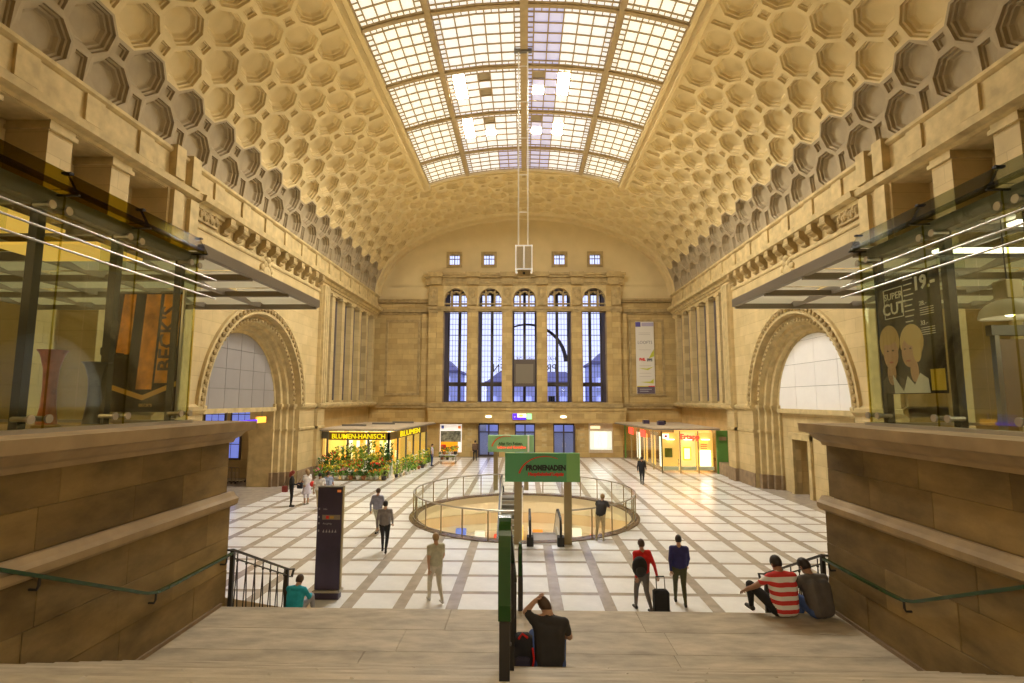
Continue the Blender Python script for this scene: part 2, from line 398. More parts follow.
# ------------------------------------------------------------------ vault
VA, VB, VZ = 14.0, 7.8, 15.1
_T = [math.pi*i/4000 for i in range(4001)]
_S = [0.0]
for i in range(4000):
    p, q = _T[i], _T[i+1]
    _S.append(_S[-1] + math.hypot(VA*(math.cos(p)-math.cos(q)), VB*(math.sin(p)-math.sin(q))))
SL = _S[-1]
def th_of(s):
    s = min(max(s, 0), SL); i = min(max(bisect.bisect(_S, s)-1, 0), 3999)
    return _T[i] + (_T[i+1]-_T[i])*(s-_S[i])/(_S[i+1]-_S[i])
def vpt(y, s, off=0.0):
    if s < 0: return (-VA - off, y, VZ + s)
    if s > SL: return (VA + off, y, VZ - (s - SL))
    t = th_of(s); nx, nz = -VB*math.cos(t), VA*math.sin(t); l = math.hypot(nx, nz)
    return (-VA*math.cos(t) + off*nx/l, y, VZ + VB*math.sin(t) + off*nz/l)
def s_at_x(ax): # arc position (left half) where |x| = ax
    t = math.acos(ax/VA); i = int(t/math.pi*4000); return _S[i]
ceil = empty('ceiling', (0, 0, VZ), kind='structure', label='coffered barrel vault of octagonal panels around a glazed skylight')
S0, SP, YP = 0.72, (SL/2-0.72)/15.0, 1.205
AY, QY = YP/math.sqrt(2), YP*(1-1/math.sqrt(2)); AS, QS = SP/math.sqrt(2), SP*(1-1/math.sqrt(2))
OCT = [(1,-.41421),(1,.41421),(.41421,1),(-.41421,1),(-1,.41421),(-1,-.41421),(-.41421,-1),(.41421,-1)]
yk = lambda m: 21.3 + YP*m
sk = lambda k: S0 + SP*k
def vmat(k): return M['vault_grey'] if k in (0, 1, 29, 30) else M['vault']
PROF = [(1.0,0),(0.90,0),(0.885,.11),(0.80,.11),(0.785,.23),(0.70,.23),(0.63,.34),(0.57,.37)]
def oct_mb(k, y0):
    b = MB(); s0 = sk(k); R = []
    for f, d in PROF: R.append([vpt(y0 + f*AY*u, s0 + f*AS*v, d) for u, v in OCT])
    b.rings(R, True, False, True); return b
SQP = [(1.0,0),(0.62,0),(0.58,.10),(0.42,.10),(0.38,.16)]
def sq_mb(k, y0):
    b = MB(); s0 = sk(k); R = []
    for f, d in SQP: R.append([vpt(y0 + f*QY*u, s0 + f*QS*v, d) for u, v in ((-1,-1),(1,-1),(1,1),(-1,1))])
    b.rings(R, True, False, True); return b
def border_mb(k, y0, up):      # long rectangle beside the outer rows
    b = MB(); s0 = sk(k); g = 1 if up else -1
    def P(u, v, d=0): return vpt(y0+u, s0+g*v, d)
    far = SP - QS        # base of the cut octagon
    edge = AS if far > AS else far
    vB = SP - QS
    h, r0, r1 = QY*0.62, -QS*0.62, vB-0.12
    A = [P(-QY,-QS), P(QY,-QS), P(QY,QS), P(AY,vB), P(-AY,vB), P(-QY,QS)]
    I = [P(-h,r0), P(h,r0), P(h,r1), P(-h,r1)]
    b.add(A + I, [(0,1,7,6),(1,2,8,7),(2,3,8),(3,4,9,8),(4,5,9),(5,0,6,9)])
    R = [I] + [[P(-h*f,(r0+r1)/2-(r1-r0)/2*g2,d),P(h*f,(r0+r1)/2-(r1-r0)/2*g2,d),P(h*f,(r0+r1)/2+(r1-r0)/2*g2,d),P(-h*f,(r0+r1)/2+(r1-r0)/2*g2,d)] for f, g2, d in ((.95,.98,.10),(.72,.90,.10),(.66,.87,.16))]
    b.rings(R, True, False, True); return b
pieces = []     # (distance, name, mesh key, y)
for k in range(31):
    side = k <= 7 or k >= 23
    for m in range(-9, 24):
        y = yk(m); full = y > 39.3
        if (k + m) % 2 == 0:
            if m > 22: continue
            if (side or m >= 16): pieces.append((y, 'octagon_coffer', 'o', k, m))
        else:
            if k in (0, 30): pieces.append((y, 'border_coffer', 'b0', k, m))
            elif k in (7, 23) and m < 16: pieces.append((y, 'border_coffer', 'b1', k, m))
            elif side or m >= 16:
                if m <= 22: pieces.append((y, 'square_coffer', 's', k, m))
cache = {}; cnt = {}; rest = {}
pieces.sort(key=lambda p: p[0] if p[0] > 11.8 else 100)
for (y, nm, kd, k, m) in pieces:
    cnt[nm] = cnt.get(nm, 0) + 1
    if cnt[nm] <= 308:
        if (kd, k) not in cache:
            mb = oct_mb(k, 0) if kd == 'o' else sq_mb(k, 0) if kd == 's' else border_mb(k, 0, k in (7, 30))
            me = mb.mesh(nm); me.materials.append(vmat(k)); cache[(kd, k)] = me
        o = link(bpy.data.objects.new(nm, cache[(kd, k)]), ceil); o.location = (0, y, 0)
    else:
        mb = oct_mb(k, y) if kd == 'o' else sq_mb(k, y) if kd == 's' else border_mb(k, y, k in (7, 30))
        r = rest.setdefault(k in (0,1,29,30), MB()); r.add(mb.v, mb.f)
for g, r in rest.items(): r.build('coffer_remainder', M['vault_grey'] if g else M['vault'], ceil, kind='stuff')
# fillers where half coffers are cut by the borders
fl = {True: MB(), False: MB()}
for k in range(31):
    g = k in (0, 1, 29, 30); s0 = sk(k)
    yn = yk(-9) - AY
    if (k + -10) % 2 == 0: fl[g].poly([vpt(yk(-10)+QY, s0-AS), vpt(yk(-10)+AY, s0-QS), vpt(yk(-10)+AY, s0+QS), vpt(yk(-10)+QY, s0+AS)])
    if (k + 23) % 2 == 0: fl[g].poly([vpt(yk(23)-QY, s0-AS), vpt(yk(23)-AY, s0-QS), vpt(yk(23)-AY, s0+QS), vpt(yk(23)-QY, s0+AS)])
    if 8 <= k <= 22 and (k + 15) % 2 == 0: fl[False].poly([vpt(yk(15)+QY, s0-AS), vpt(yk(15)+AY, s0-QS), vpt(yk(15)+AY, s0+QS), vpt(yk(15)+QY, s0+AS)])
for g, r in fl.items():
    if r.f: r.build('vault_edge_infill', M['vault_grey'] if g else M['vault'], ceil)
YN, YE = yk(-10)+QY, yk(23)-QY      # near / far limits of the coffer field
b = MB()       # plain vault behind the viewer, with a rib edge
ss = [SL*i/64 for i in range(65)]
b.rings([[vpt(YN, s) for s in ss], [vpt(YN-.05, s, -.12) for s in ss], [vpt(YN-1.2, s, -.12) for s in ss], [vpt(YN-1.25, s, .1) for s in ss], [vpt(-8, s, .1) for s in ss]], closed=False)
b.build('near_vault_rib', M['vault'], ceil)
b = MB()       # stepped arch band against the end wall
b.rings([[vpt(YE, s) for s in ss], [vpt(YE+.06, s, -.10) for s in ss], [vpt(YE+.3, s, -.14) for s in ss], [vpt(YE+.34, s, -.05) for s in ss], [vpt(YE+.8, s, -.02) for s in ss], [vpt(YE+.85, s, -.28) for s in ss], [vpt(50.6, s, -.34) for s in ss]], closed=False)
smooth_by_angle(b.build('end_arch_band', M['vault'], ceil), 30)
# skylight frame
SE = sk(7) + SP - QS            # inner limit of coffers along the arc
SG = s_at_x(7.3)                # glass edge
YS1 = yk(15) + QY; YG1 = 39.15; YG0 = 9.6
b = MB()
for (sa, sb) in ((SE, SG), (SL-SE, SL-SG)):
    g = 1 if sb > sa else -1; w = abs(sb-sa)
    pr = [(0,0),(.02,-.10),(.25*w,-.16),(.3*w,-.05),(.62*w,-.03),(.66*w,-.12),(.9*w,-.14),(w,0.0),(w,.12)]
    b.rings([[vpt(y, sa+g*f, d) for f, d in pr] for y in (YN, YG1 + 0.3, YS1)], closed=False)
si = [SG + (SL-2*SG)*i/40 for i in range(41)]; sf = [SE + (SL-2*SE)*i/40 for i in range(41)]
we = YS1 - YG1
for f0, d0, f1, d1 in ((0,.12,0,0),(0,0,.1,-.14),(.1,-.14,.38,-.12),(.38,-.12,.42,-.03),(.42,-.03,.75,-.05),(.75,-.05,.8,-.16),(.8,-.16,1,-.1),(1,-.1,1,0)):
    b.rings([[vpt(YG1+we*f0, s, d0) for s in si], [vpt(YG1+we*f1, s, d1) for s in si]], closed=False)
smooth_by_angle(b.build('skylight_border', M['vault'], ceil), 30)

# ------------------------------------------------------------------ skylight
sky = empty('window_1', (0, 24, 21.5), kind='structure', label='long curved skylight of backlit panes in bronze ribs')
YR = [YG0, 13.1, 17.55, 22.0, 26.4, 30.9, 35.6, YG1]
SRI = [SG, s_at_x(4.35), SL/2, SL - s_at_x(4.35), SL - SG]
for y in YR[1:-1]:
    r = MB(); R = []
    for s in si: R.append([vpt(y-.11, s, .02), vpt(y+.11, s, .02), vpt(y+.11, s, -.13), vpt(y-.11, s, -.13)])
    r.rings(R, True, True, True); r.build('cross_rib', M['rib'], sky)
for s in SRI[1:-1]:
    w = .19 if abs(s - SL/2) < .1 else .12
    r = MB(); r.rings([[vpt(y, s-w, .02), vpt(y, s+w, .02), vpt(y, s+w, -.16), vpt(y, s-w, -.16)] for y in (YG0, YG1)], True, True, True)
    r.build('long_rib', M['rib'], sky)
npane = 0; pst = {}
lampc = {(1,4): [(1,1),(1,2),(1,3)], (2,4): [(1,3),(3,3),(3,2),(3,1)], (1,5): [(1,3),(1,2),(1,1),(3,3)], (2,5): [(1,3),(3,3),(3,2)]}
darkc = {(1,4): [(3,1),(3,3)], (2,4): [(1,1)], (1,5): [(3,1)], (2,5): [(1,1)]}
order = []
for bi in range(4):
    for bj in range(len(YR)-1): order.append((bj, bi))
order.sort(key=lambda t: (0 if t[0] >= 2 else 1, t[0]))
for (bj, bi) in order:
    s0, s1 = SRI[bi]+(.12 if bi else -.02), SRI[bi+1]-(.12 if bi < 3 else -.02); y0, y1 = YR[bj]+.11, YR[bj+1]-.11
    e = 0.34; ns = 5 if bi in (1, 2) else 4; ny = 5 if bj < 6 else 4
    ca = [s0+.04, s0+e] + [s0+e+(s1-s0-2*e)*i/ns for i in range(1, ns)] + [s1-e, s1-.04]
    cy = [y0+.04, y0+e] + [y0+e+(y1-y0-2*e)*i/ny for i in range(1, ny)] + [y1-e, y1-.04]
    bars = MB(); w = .034
    for i, s in enumerate(ca):
        bars.rings([[vpt(y, s-w, .0), vpt(y, s+w, .0), vpt(y, s+w, -.05), vpt(y, s-w, -.05)] for y in (y0, y1)], True, True, True)
    for y in cy:
        bars.rings([[vpt(y-w, s, .0), vpt(y+w, s, .0), vpt(y+w, s, -.05), vpt(y-w, s, -.05)] for s in (s0, (s0+s1)/2, s1)], True, True, True)
    # extra bars dividing the narrow border panes
    for i in range(1, len(ca)-2):
        s = (ca[i]+ca[i+1])/2
        for ya, yb in ((cy[0], cy[1]), (cy[-2], cy[-1])):
            bars.rings([[vpt(y, s-w*.7, .0), vpt(y, s+w*.7, .0), vpt(y, s+w*.7, -.04), vpt(y, s-w*.7, -.04)] for y in (ya, yb)], True, True, True)
    for j in range(1, len(cy)-2):
        y = (cy[j]+cy[j+1])/2
        for sa, sb in ((ca[0], ca[1]), (ca[-2], ca[-1])):
            bars.rings([[vpt(y-w*.7, s, .0), vpt(y+w*.7, s, .0), vpt(y+w*.7, s, -.04), vpt(y-w*.7, s, -.04)] for s in (sa, sb)], True, True, True)
    bars.build('glazing_bars', M['rib'], sky)
    for i in range(len(ca)-1):
        for j in range(len(cy)-1):
            border = i in (0, len(ca)-2) or j in (0, len(cy)-2)
            key = 'sky_warm' if bi in (0, 3) else 'sky_white'
            if bi == 2 and i in (0, 1, 2) and bj >= 3 or (bi == 1 and bj == 6 and i >= 4): key = 'sky_lilac'
            if (i, j) in lampc.get((bi, bj), []): key = 'sky_lamp'
            if (i, j) in darkc.get((bi, bj), []): key = 'sky_dark'
            vs = [vpt(cy[j], ca[i], .012), vpt(cy[j+1], ca[i], .012), vpt(cy[j+1], ca[i+1], .012), vpt(cy[j], ca[i+1], .012)]
            if border or npane >= 300:
                pst.setdefault(key, MB()).poly(vs)
            else:
                p = MB(); p.poly(vs); up = [Vector(v) + Vector((0,0,.02)) for v in vs]; p.poly(up[::-1])
                p.build('pane', M[key], sky); npane += 1
for key, p in pst.items(): p.build('pane_field', M[key], sky, kind='stuff')

# ------------------------------------------------------------------ side walls
def profile_run(b, sx, prof, y0, y1):      # (d, z) profile run along y; d counts into the wall from x = 14
    b.rings([[(sx*(14+d), y, z) for d, z in prof] for y in (y0, y1)], closed=True, cap0=True, cap1=True)
AYC, AZS = 28.0, 4.7                    # arch centre and springing
def arch_path(r, d, sx, n=28, foot=0.0, top_only=False):
    pts = [] if top_only else [(sx*(14+d), AYC - r, foot)]
    for i in range(n+1):
        a = math.pi - math.pi*i/n
        pts.append((sx*(14+d), AYC + r*math.cos(a), AZS + r*math.sin(a)))
    if not top_only: pts.append((sx*(14+d), AYC + r, foot))
    return pts
def side_wall(sx, name, label):
    root = empty(name, (sx*14, 20, 0), kind='structure', label=label)
    def bx(nm, d0, d1, y0, y1, z0, z1, m='wall_yz'):
        return MB().box(sx*(14+d0), sx*(14+d1), y0, y1, z0, z1).build(nm, M[m], root)
    bx('near_wall', 0, 1.95, -8, 10.6, 0, 13.5)
    bx('loggia_back', 1.3, 1.7, 10.6, 19.6, 0, 13.5); bx('loggia_lintel', .0, 1.3, 10.6, 19.6, 13.38, 13.5, 'carved')
    for y in (12.55, 14.95, 17.35):
        p = bx('loggia_pier', 0, 1.3, y-.42, y+.42, 0, 13.1)
        c = MB(); c.box(sx*13.9, sx*15.3, y-.5, y+.5, 13.1, 13.24); c.box(sx*13.95, sx*15.3, y-.44, y+.44, 13.24, 13.4)
        c.build('pier_capital', M['carved'], root)
    for y in (13.75, 16.15, 18.5):
        f = MB()
        for (a0, a1, z0, z1) in ((-.62,-.45,10.9,12.8),(.45,.62,10.9,12.8),(-.62,.62,12.8,12.98),(-.62,.62,10.7,10.9)):
            f.box(sx*15.16, sx*15.3, y+a0, y+a1, z0, z1)
        f.build('loggia_window_frame', M['carved'], root)
        MB().box(sx*15.25, sx*15.295, y-.45, y+.45, 10.9, 12.8).build('loggia_window_pane', M['dark_pane'], root)
    bx('buttress', -.12, 1.95, 19.6, 21.4, 0, 13.45)
    for y in (19.72, 20.75): 
        bx('buttress_strip', -.3, -.12, y, y+.55, 4.9, 13.4, 'carved')
        bx('attic_pier', -.3, .1, y, y+.55, 13.95, 15.25, 'carved')
    # wall pierced by the great arch
    w = MB(); R0 = 5.0
    outer = [(21.4, 0.0)] + [(AYC + R0*1.0*math.cos(a)*1.0, 0) for a in ()]
    path = arch_path(R0, 0, sx)
    n = len(path)
    top = 13.3
    # left block, right block, spandrels
    w.box(sx*14, sx*15.2, 21.4, AYC-R0, 0, top); w.box(sx*14, sx*15.2, AYC+R0, 35.4, 0, top)
    arc = path[1:-1]
    for d in (0, 1.2):
        for i in range(len(arc)-1):
            (_, ya, za), (_, yb, zb) = arc[i], arc[i+1]
            w.poly([(sx*(14+d), ya, za), (sx*(14+d), yb, zb), (sx*(14+d), yb, top), (sx*(14+d), ya, top)])
    w.build('arch_wall', M['wall_yz'], root)
    # archivolt: stepped reveal carried down the jambs
    prof = [(4.985,-.02),(4.985,.28),(4.82,.28),(4.78,.22),(4.66,.22),(4.62,.5),(4.46,.55),(4.42,.8),(4.24,.84),(4.2,1.12),(4.05,1.14),(4.05,2.6)]
    a = MB(); a.rings([arch_path(r, d, sx) for r, d in prof], closed=False)
    smooth_by_angle(a.build('archivolt', M['carved'], root), 25)
    h = MB(); h.rings([arch_path(r, d, sx, top_only=True) for r, d in ((5.02,0),(5.02,-.10),(5.12,-.12),(5.16,-.06),(5.42,-.06),(5.46,-.14),(5.6,-.14),(5.62,0))], closed=False)
    smooth_by_angle(h.build('hood_mould', M['carved'], root), 25)
    # carved leaves around the arch
    lv = MB()
    for i in range(46):
        t = math.pi*(i+.5)/46
        for rr, sz in ((5.29, .13), (4.72, .10)):
            d = -.12 if rr > 5 else .2
            c = (sx*(14+d), AYC+rr*math.cos(t), AZS+rr*math.sin(t))
            lv.sphere(c, (sz*.8, sz*1.0, sz), 6, 4)
    lv.build('carved_leaf_ring', M['carved_dark'], root, kind='stuff')
    # infill panels of the arch head
    conv = [(AYC + 4.08*math.cos(math.pi*i/24), 4.72 + 4.0*math.sin(math.pi*i/24)) for i in range(25)]
    cw, ch = (1.36, 1.02) if sx < 0 else (2.04, 1.25)
    for i in range(-4, 4):
        for j in range(5):
            ya, yb = AYC + cw*i + .012, AYC + cw*(i+1) - .012; za, zb = 4.72 + ch*j + .012, 4.72 + ch*(j+1) - .012
            pl = clip_convex([(ya,za),(yb,za),(yb,zb),(ya,zb)], conv)
            if len(pl) < 3: continue
            MB().prism([(sx*15.16, y, z) for y, z in pl], (sx*.06, 0, 0)).build('infill_panel', M['panel_grey' if sx < 0 else 'panel_white'], root)
    MB().prism([(sx*15.24, y, z) for y, z in conv], (sx*.05, 0, 0)).build('infill_backing', M['steel_dark'], root)
    bx('infill_sill', 1.0, 1.35, AYC-4.06, AYC+4.06, 4.5, 4.74, 'carved')
    # corner pier and far recess
    bx('corner_pier', -.22, 1.95, 35.4, 36.6, 0, 13.2)
    for y in (35.45, 35.8, 36.15): bx('corner_pier_strip', -.38, -.22, y, y+.26, 4.95, 13.0, 'carved')
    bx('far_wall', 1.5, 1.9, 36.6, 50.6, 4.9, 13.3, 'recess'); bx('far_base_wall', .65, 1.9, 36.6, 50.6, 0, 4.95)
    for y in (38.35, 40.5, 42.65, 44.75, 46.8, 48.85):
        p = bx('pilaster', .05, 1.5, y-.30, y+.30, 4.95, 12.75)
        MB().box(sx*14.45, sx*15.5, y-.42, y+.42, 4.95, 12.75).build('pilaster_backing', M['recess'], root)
        c = MB(); c.box(sx*13.97, sx*14.75, y-.48, y+.48, 12.75, 12.95); c.box(sx*14.0, sx*14.75, y-.44, y+.44, 4.95, 5.15)
        c.build('pilaster_capital', M['carved'], root)
    bx('far_lintel', .05, 1.6, 36.6, 50, 12.95, 13.3, 'carved')
    # mouldings
    b = MB(); profile_run(b, sx, [(.3,13.4),(-.06,13.4),(-.1,13.5),(-.36,13.56),(-.4,13.8),(-.1,13.88),(.3,13.96)], -8, 21.45)
    b.build('cornice', M['carved'], root)
    b = MB(); profile_run(b, sx, [(.3,13.15),(-.06,13.15),(-.1,13.28),(-.2,13.32),(-.24,13.5),(-.5,13.58),(-.55,13.82),(-.2,13.92),(-.06,13.96),(.3,13.96)], 21.4, 49.6)
    b.build('cornice', M['carved'], root)
    b = MB(); profile_run(b, sx, [(.5,13.94),(0,13.94),(0,14.9),(-.06,14.93),(-.14,15.0),(-.14,15.12),(.5,15.12)], -8, 50.2)
    b.build('attic', M['carved'], root)
    y = 8.9
    while y < 49:
        if not 19.3 < y < 21.6:
            f = MB(); f.box(sx*13.9, sx*14.05, y-.36, y+.36, 14.0, 14.9); f.build('attic_block', M['carved'], root)
        y += 2.36
    for i in range(11):      # scroll corbels under the cornice above the arch
        y = 23.6 + 1.12*i; c = MB()
        c.prism([(sx*14.0,y-.2,12.75),(sx*13.86,y-.2,12.75),(sx*13.78,y-.2,12.95),(sx*13.6,y-.2,13.05),(sx*13.5,y-.2,13.3),(sx*13.5,y-.2,13.5),(sx*14.0,y-.2,13.5)], (0,.4,0))
        c.tube([(sx*13.62,y-.23,13.22),(sx*13.62,y+.23,13.22)], .14, 10); c.tube([(sx*13.86,y-.22,12.86),(sx*13.86,y+.22,12.86)], .09, 8)
        c.build('corbel', M['carved_dark'], root)
    b = MB(); profile_run(b, sx, [(.1,12.5),(-.05,12.5),(-.09,12.56),(-.09,12.66),(-.03,12.74),(.1,12.74)], 21.4, 35.4); b.build('frieze_string', M['carved'], root)
    fr = MB()                # carved frieze block next to the buttress
    fr.box(sx*13.85, sx*14, 21.5, 23.0, 12.8, 13.4)
    for i in range(9): fr.sphere((sx*13.84, 21.65+.15*i, 13.1 + .1*math.sin(i*2)), (.1,.11,.18), 7, 5)
    fr.build('carved_frieze_block', M['carved_dark'], root)
    ct = MB()                # cartouche over the arch crown
    cy, cz = 27.8, 11.85
    ct.sphere((sx*13.95, cy, cz), (.18,.42,.55), 12, 8)
    for a in range(10):
        t = 2*math.pi*a/10; ct.sphere((sx*13.95, cy+.58*math.cos(t), cz+.62*math.sin(t)), (.15,.2,.2), 7, 5)
    for s2 in (-1, 1):
        ct.tube([(sx*13.9, cy+s2*(.6+.09*i), cz-.55-.05*i+.12*math.sin(i*1.3)) for i in range(8)], [.17-.014*i for i in range(8)], 7)
    ct.sphere((sx*13.92, cy, cz+.85), (.18,.25,.2), 8, 6)
    smooth_by_angle(ct.build('cartouche', M['carved'], root), 50)
    for (ya, yb, dd) in ((21.4, AYC-5.02, 0), (AYC+5.02, 35.4, 0), (19.6, 21.4, -.14), (35.4, 36.6, -.24), (36.6, 50, 0)):
        b = MB(); profile_run(b, sx, [(1.6,4.6),(dd-.04,4.6),(dd-.08,4.66),(dd-.17,4.72),(dd-.2,4.88),(dd-.1,4.93),(dd,5.0),(1.6,5.0)], ya, yb); b.build('impost_band', M['carved'], root)
        b = MB(); profile_run(b, sx, [(.3,3.25),(dd-.02,3.25),(dd-.06,3.3),(dd-.06,3.42),(dd,3.46),(.3,3.46)], ya, yb)
        if yb < 37.4: b.build('string_course', M['carved'], root)
        bx('plinth', (dd if ya < 37 else .65)-.06, .7, ya-.02, yb+.02, 0, .82, 'plinth')
    for s2 in (-1, 1):       # impost return round the stepped jamb
        for (z0, z1, ex) in ((4.6, 4.75, .05), (4.75, 4.92, .12), (3.28, 3.42, .05), (0, .82, .04)):
            b = MB()
            for (r0, r1, d) in ((5.02,4.64,.24),(4.66,4.44,.52),(4.46,4.22,.82),(4.24,4.05,1.14)):
                b.box(sx*(14+d-ex), sx*15.25, AYC+s2*(r1-ex), AYC+s2*(r0+.0), z0, z1)
            b.build('jamb_band', M['plinth'] if z0 == 0 else M['carved'], root)
    return root
wl = side_wall(-1, 'wall_left', 'left sandstone hall wall with grey filled great arch')
wr = side_wall(1, 'wall_right', 'right sandstone hall wall with white filled great arch')
# passage behind the left arch, closed wall with a doorway behind the right one
pl = MB(); pl.box(-22.4, -22, 18, 40, 0, 7); pl.box(-22, -16.6, 35.5, 36, 0, 7); pl.box(-22, -15.2, 19.6, 20, 0, 7); pl.box(-22, -15.3, 20, 35.5, 6.6, 7)
pl.build('passage_shell', M['wall_yz'], wl)
for (x, z0, z1, w) in ((-19.8, 1.3, 3.15, 1.7), (-18.9, 3.75, 4.65, 1.3), (-20.7, 3.75, 4.65, 1.3), (-17.6, 3.75, 4.65, .9)):
    f = MB(); f.box(x-w/2-.1, x+w/2+.1, 35.42, 35.5, z0-.1, z1+.1); f.build('passage_window_frame', M['winframe'], wl)
    for i in range(3):
        for j in range(2):
            MB().box(x-w/2+w/3*i+.03, x-w/2+w/3*(i+1)-.03, 35.39, 35.42, z0+(z1-z0)*j/2+.03, z0+(z1-z0)*(j+1)/2-.03).build('passage_window_pane', M['dusk_pane'], wl)
point('passage_lamp', (-19.0, 29, 5.8), 120)
pr_ = MB()
for (y0, y1, z0, z1) in ((23.0, 29.15, 0, 4.6), (30.75, 33.0, 0, 4.6), (29.15, 30.75, 3.05, 4.6)): pr_.box(15.3, 15.6, y0, y1, z0, z1)
pr_.build('arch_screen_wall', M['wall_yz'], wr)
d = MB(); d.box(15.15, 15.32, 28.85, 29.15, 0, 3.3); d.box(15.15, 15.32, 30.75, 31.05, 0, 3.3); d.box(15.1, 15.32, 28.85, 31.05, 3.05, 3.4)
d.build('doorway_surround', M['carved'], wr)
d = MB(); d.box(16.6, 16.7, 28.8, 31.2, 0, 3.3); d.box(15.6, 16.6, 28.95, 29.1, 0, 3.1); d.box(15.6, 16.6, 30.8, 30.95, 0, 3.1); d.box(15.6, 16.7, 28.8, 31.2, 3.06, 3.3)
d.build('doorway_niche', M['wall_yz'], wr)

# ------------------------------------------------------------------ end wall
we_ = empty('wall_end', (0, 50, 0), kind='structure', label='end wall of sandstone with five tall windows under the vault')
def eb(nm, x0, x1, y0, y1, z0, z1, m='wall_xz'): return MB().box(x0, x1, y0, y1, z0, z1).build(nm, M[m], we_)
WC = [-6.5, -3.22, 0.05, 3.32, 6.62]; WH = 1.14
# tympanum with four square openings
SQX = [-6.73, -3.38, 3.42, 6.83]; SQZ, SQH = 18.68, 0.5
ty = MB()
xs = [-14.2] + [v for x in SQX for v in (x-SQH, x+SQH)] + [14.2]
for i in range(len(xs)-1):
    if i % 2 == 0: ty.box(xs[i], xs[i+1], 50.0, 50.5, SQZ-SQH, SQZ+SQH)
ty.box(-14.2, -9.05, 50.0, 50.5, 14.4, 16.1); ty.box(9.1, 14.2, 50.0, 50.5, 14.4, 16.1); ty.box(-14.2, 14.2, 50.0, 50.5, 16.06, SQZ-SQH); ty.box(-14.2, 14.2, 50.0, 50.5, SQZ+SQH, 23.4)
ty.build('tympanum', M['tymp'], we_)
# flanks
for s in (-1, 1):
    x0, x1 = (9.05, 15.95) if s > 0 else (-15.95, -9.05)
    eb('flank_wall', x0, x1, 50.0, 50.6, 0, 14.5)
    a, c = (9.9, 13.2)
    xa, xb = sorted((s*a, s*c))
    for (p0, p1, z0, z1) in ((xa, xa+.22, 5.6, 12.8), (xb-.22, xb, 5.6, 12.8), (xa+.22, xb-.22, 12.58, 12.8), (xa+.22, xb-.22, 5.6, 5.82)):
        eb('flank_panel_mould', p0, p1, 49.92, 50.0, z0, z1, 'carved_dark')
    xp0, xp1 = sorted((s*9.1, s*9.7)); eb('flank_strip', xp0, xp1, 49.75, 50.0, 4.9, 13.3)
    b = MB(); xs0, xs1 = sorted((s*9.1, s*14.1))
    for (z0, z1, y) in ((13.3,13.5,49.85),(13.5,13.75,49.7),(14.45,14.62,49.8),(14.62,14.78,49.68)): b.box(xs0, xs1, y, 50.02, z0, z1)
    b.build('flank_cornice', M['carved_dark'], we_)
    b = MB()
    for (z0, z1, y) in ((4.45,4.7,49.8),(4.7,4.9,49.7)): b.box(xs0, xs1, y, 50.02, z0, z1)
    b.build('flank_sill', M['carved_dark'], we_)
    eb('flank_plinth', xs0, xs1, 49.9, 50, 0, .6, 'plinth')
# window bay: piers
edges = [-9.05] + [v for c in WC for v in (c-WH, c+WH)] + [9.1]
for i in range(0, len(edges), 2):
    x0, x1 = edges[i], edges[i+1]
    eb('window_pier', x0, x1, 49.45, 50.6, 4.9, 13.62)
    eb('window_pier_head', x0, x1, 49.45, 50.6, 13.62, 16.05)
    xc = (x0+x1)/2; w = min(.36, (x1-x0)/2-.1)
    xa, xb = (xc-w, xc+w) if 0 < i < 10 else ((x0+.05, x0+.8) if i == 0 else (x1-.8, x1-.05))
    eb('pier_shaft', xa, xb, 49.33, 49.45, 5.1, 13.4)
    c = MB(); c.box(xa-.08, xb+.08, 49.28, 49.45, 13.4, 13.6); c.box(xa-.04, xb+.04, 49.3, 49.45, 14.1, 15.8)
    c.sphere(((xa+xb)/2, 49.28, 15.2), (.26,.1,.42), 8, 6); c.build('pier_ornament', M['carved_dark'], we_)
b = MB()
for (z0, z1, y) in ((13.55,13.72,49.36),(13.72,13.88,49.28),(13.88,14.0,49.4)): b.box(-9.15, 9.2, y, 50.3, z0, z1)
b.build('transom_band', M['carved_dark'], we_)
b = MB()
for (z0, z1, y) in ((16.05,16.25,49.4),(16.25,16.45,49.3),(16.45,16.75,49.38),(16.75,16.95,49.1),(16.95,17.15,48.95)): b.box(-9.3-(50-y-.6)*.5, 9.35+(50-y-.6)*.5, y, 50.2, z0, z1)
b.build('bay_cornice', M['carved_dark'], we_)
for i in range(0, len(edges), 2):
    xc = (edges[i]+edges[i+1])/2; c = MB(); c.box(xc-.55, xc+.55, 49.15, 49.5, 16.08, 16.78); c.box(xc-.68, xc+.68, 48.85, 49.5, 16.78, 17.22)
    c.build('cornice_break', M['carved_dark'], we_)
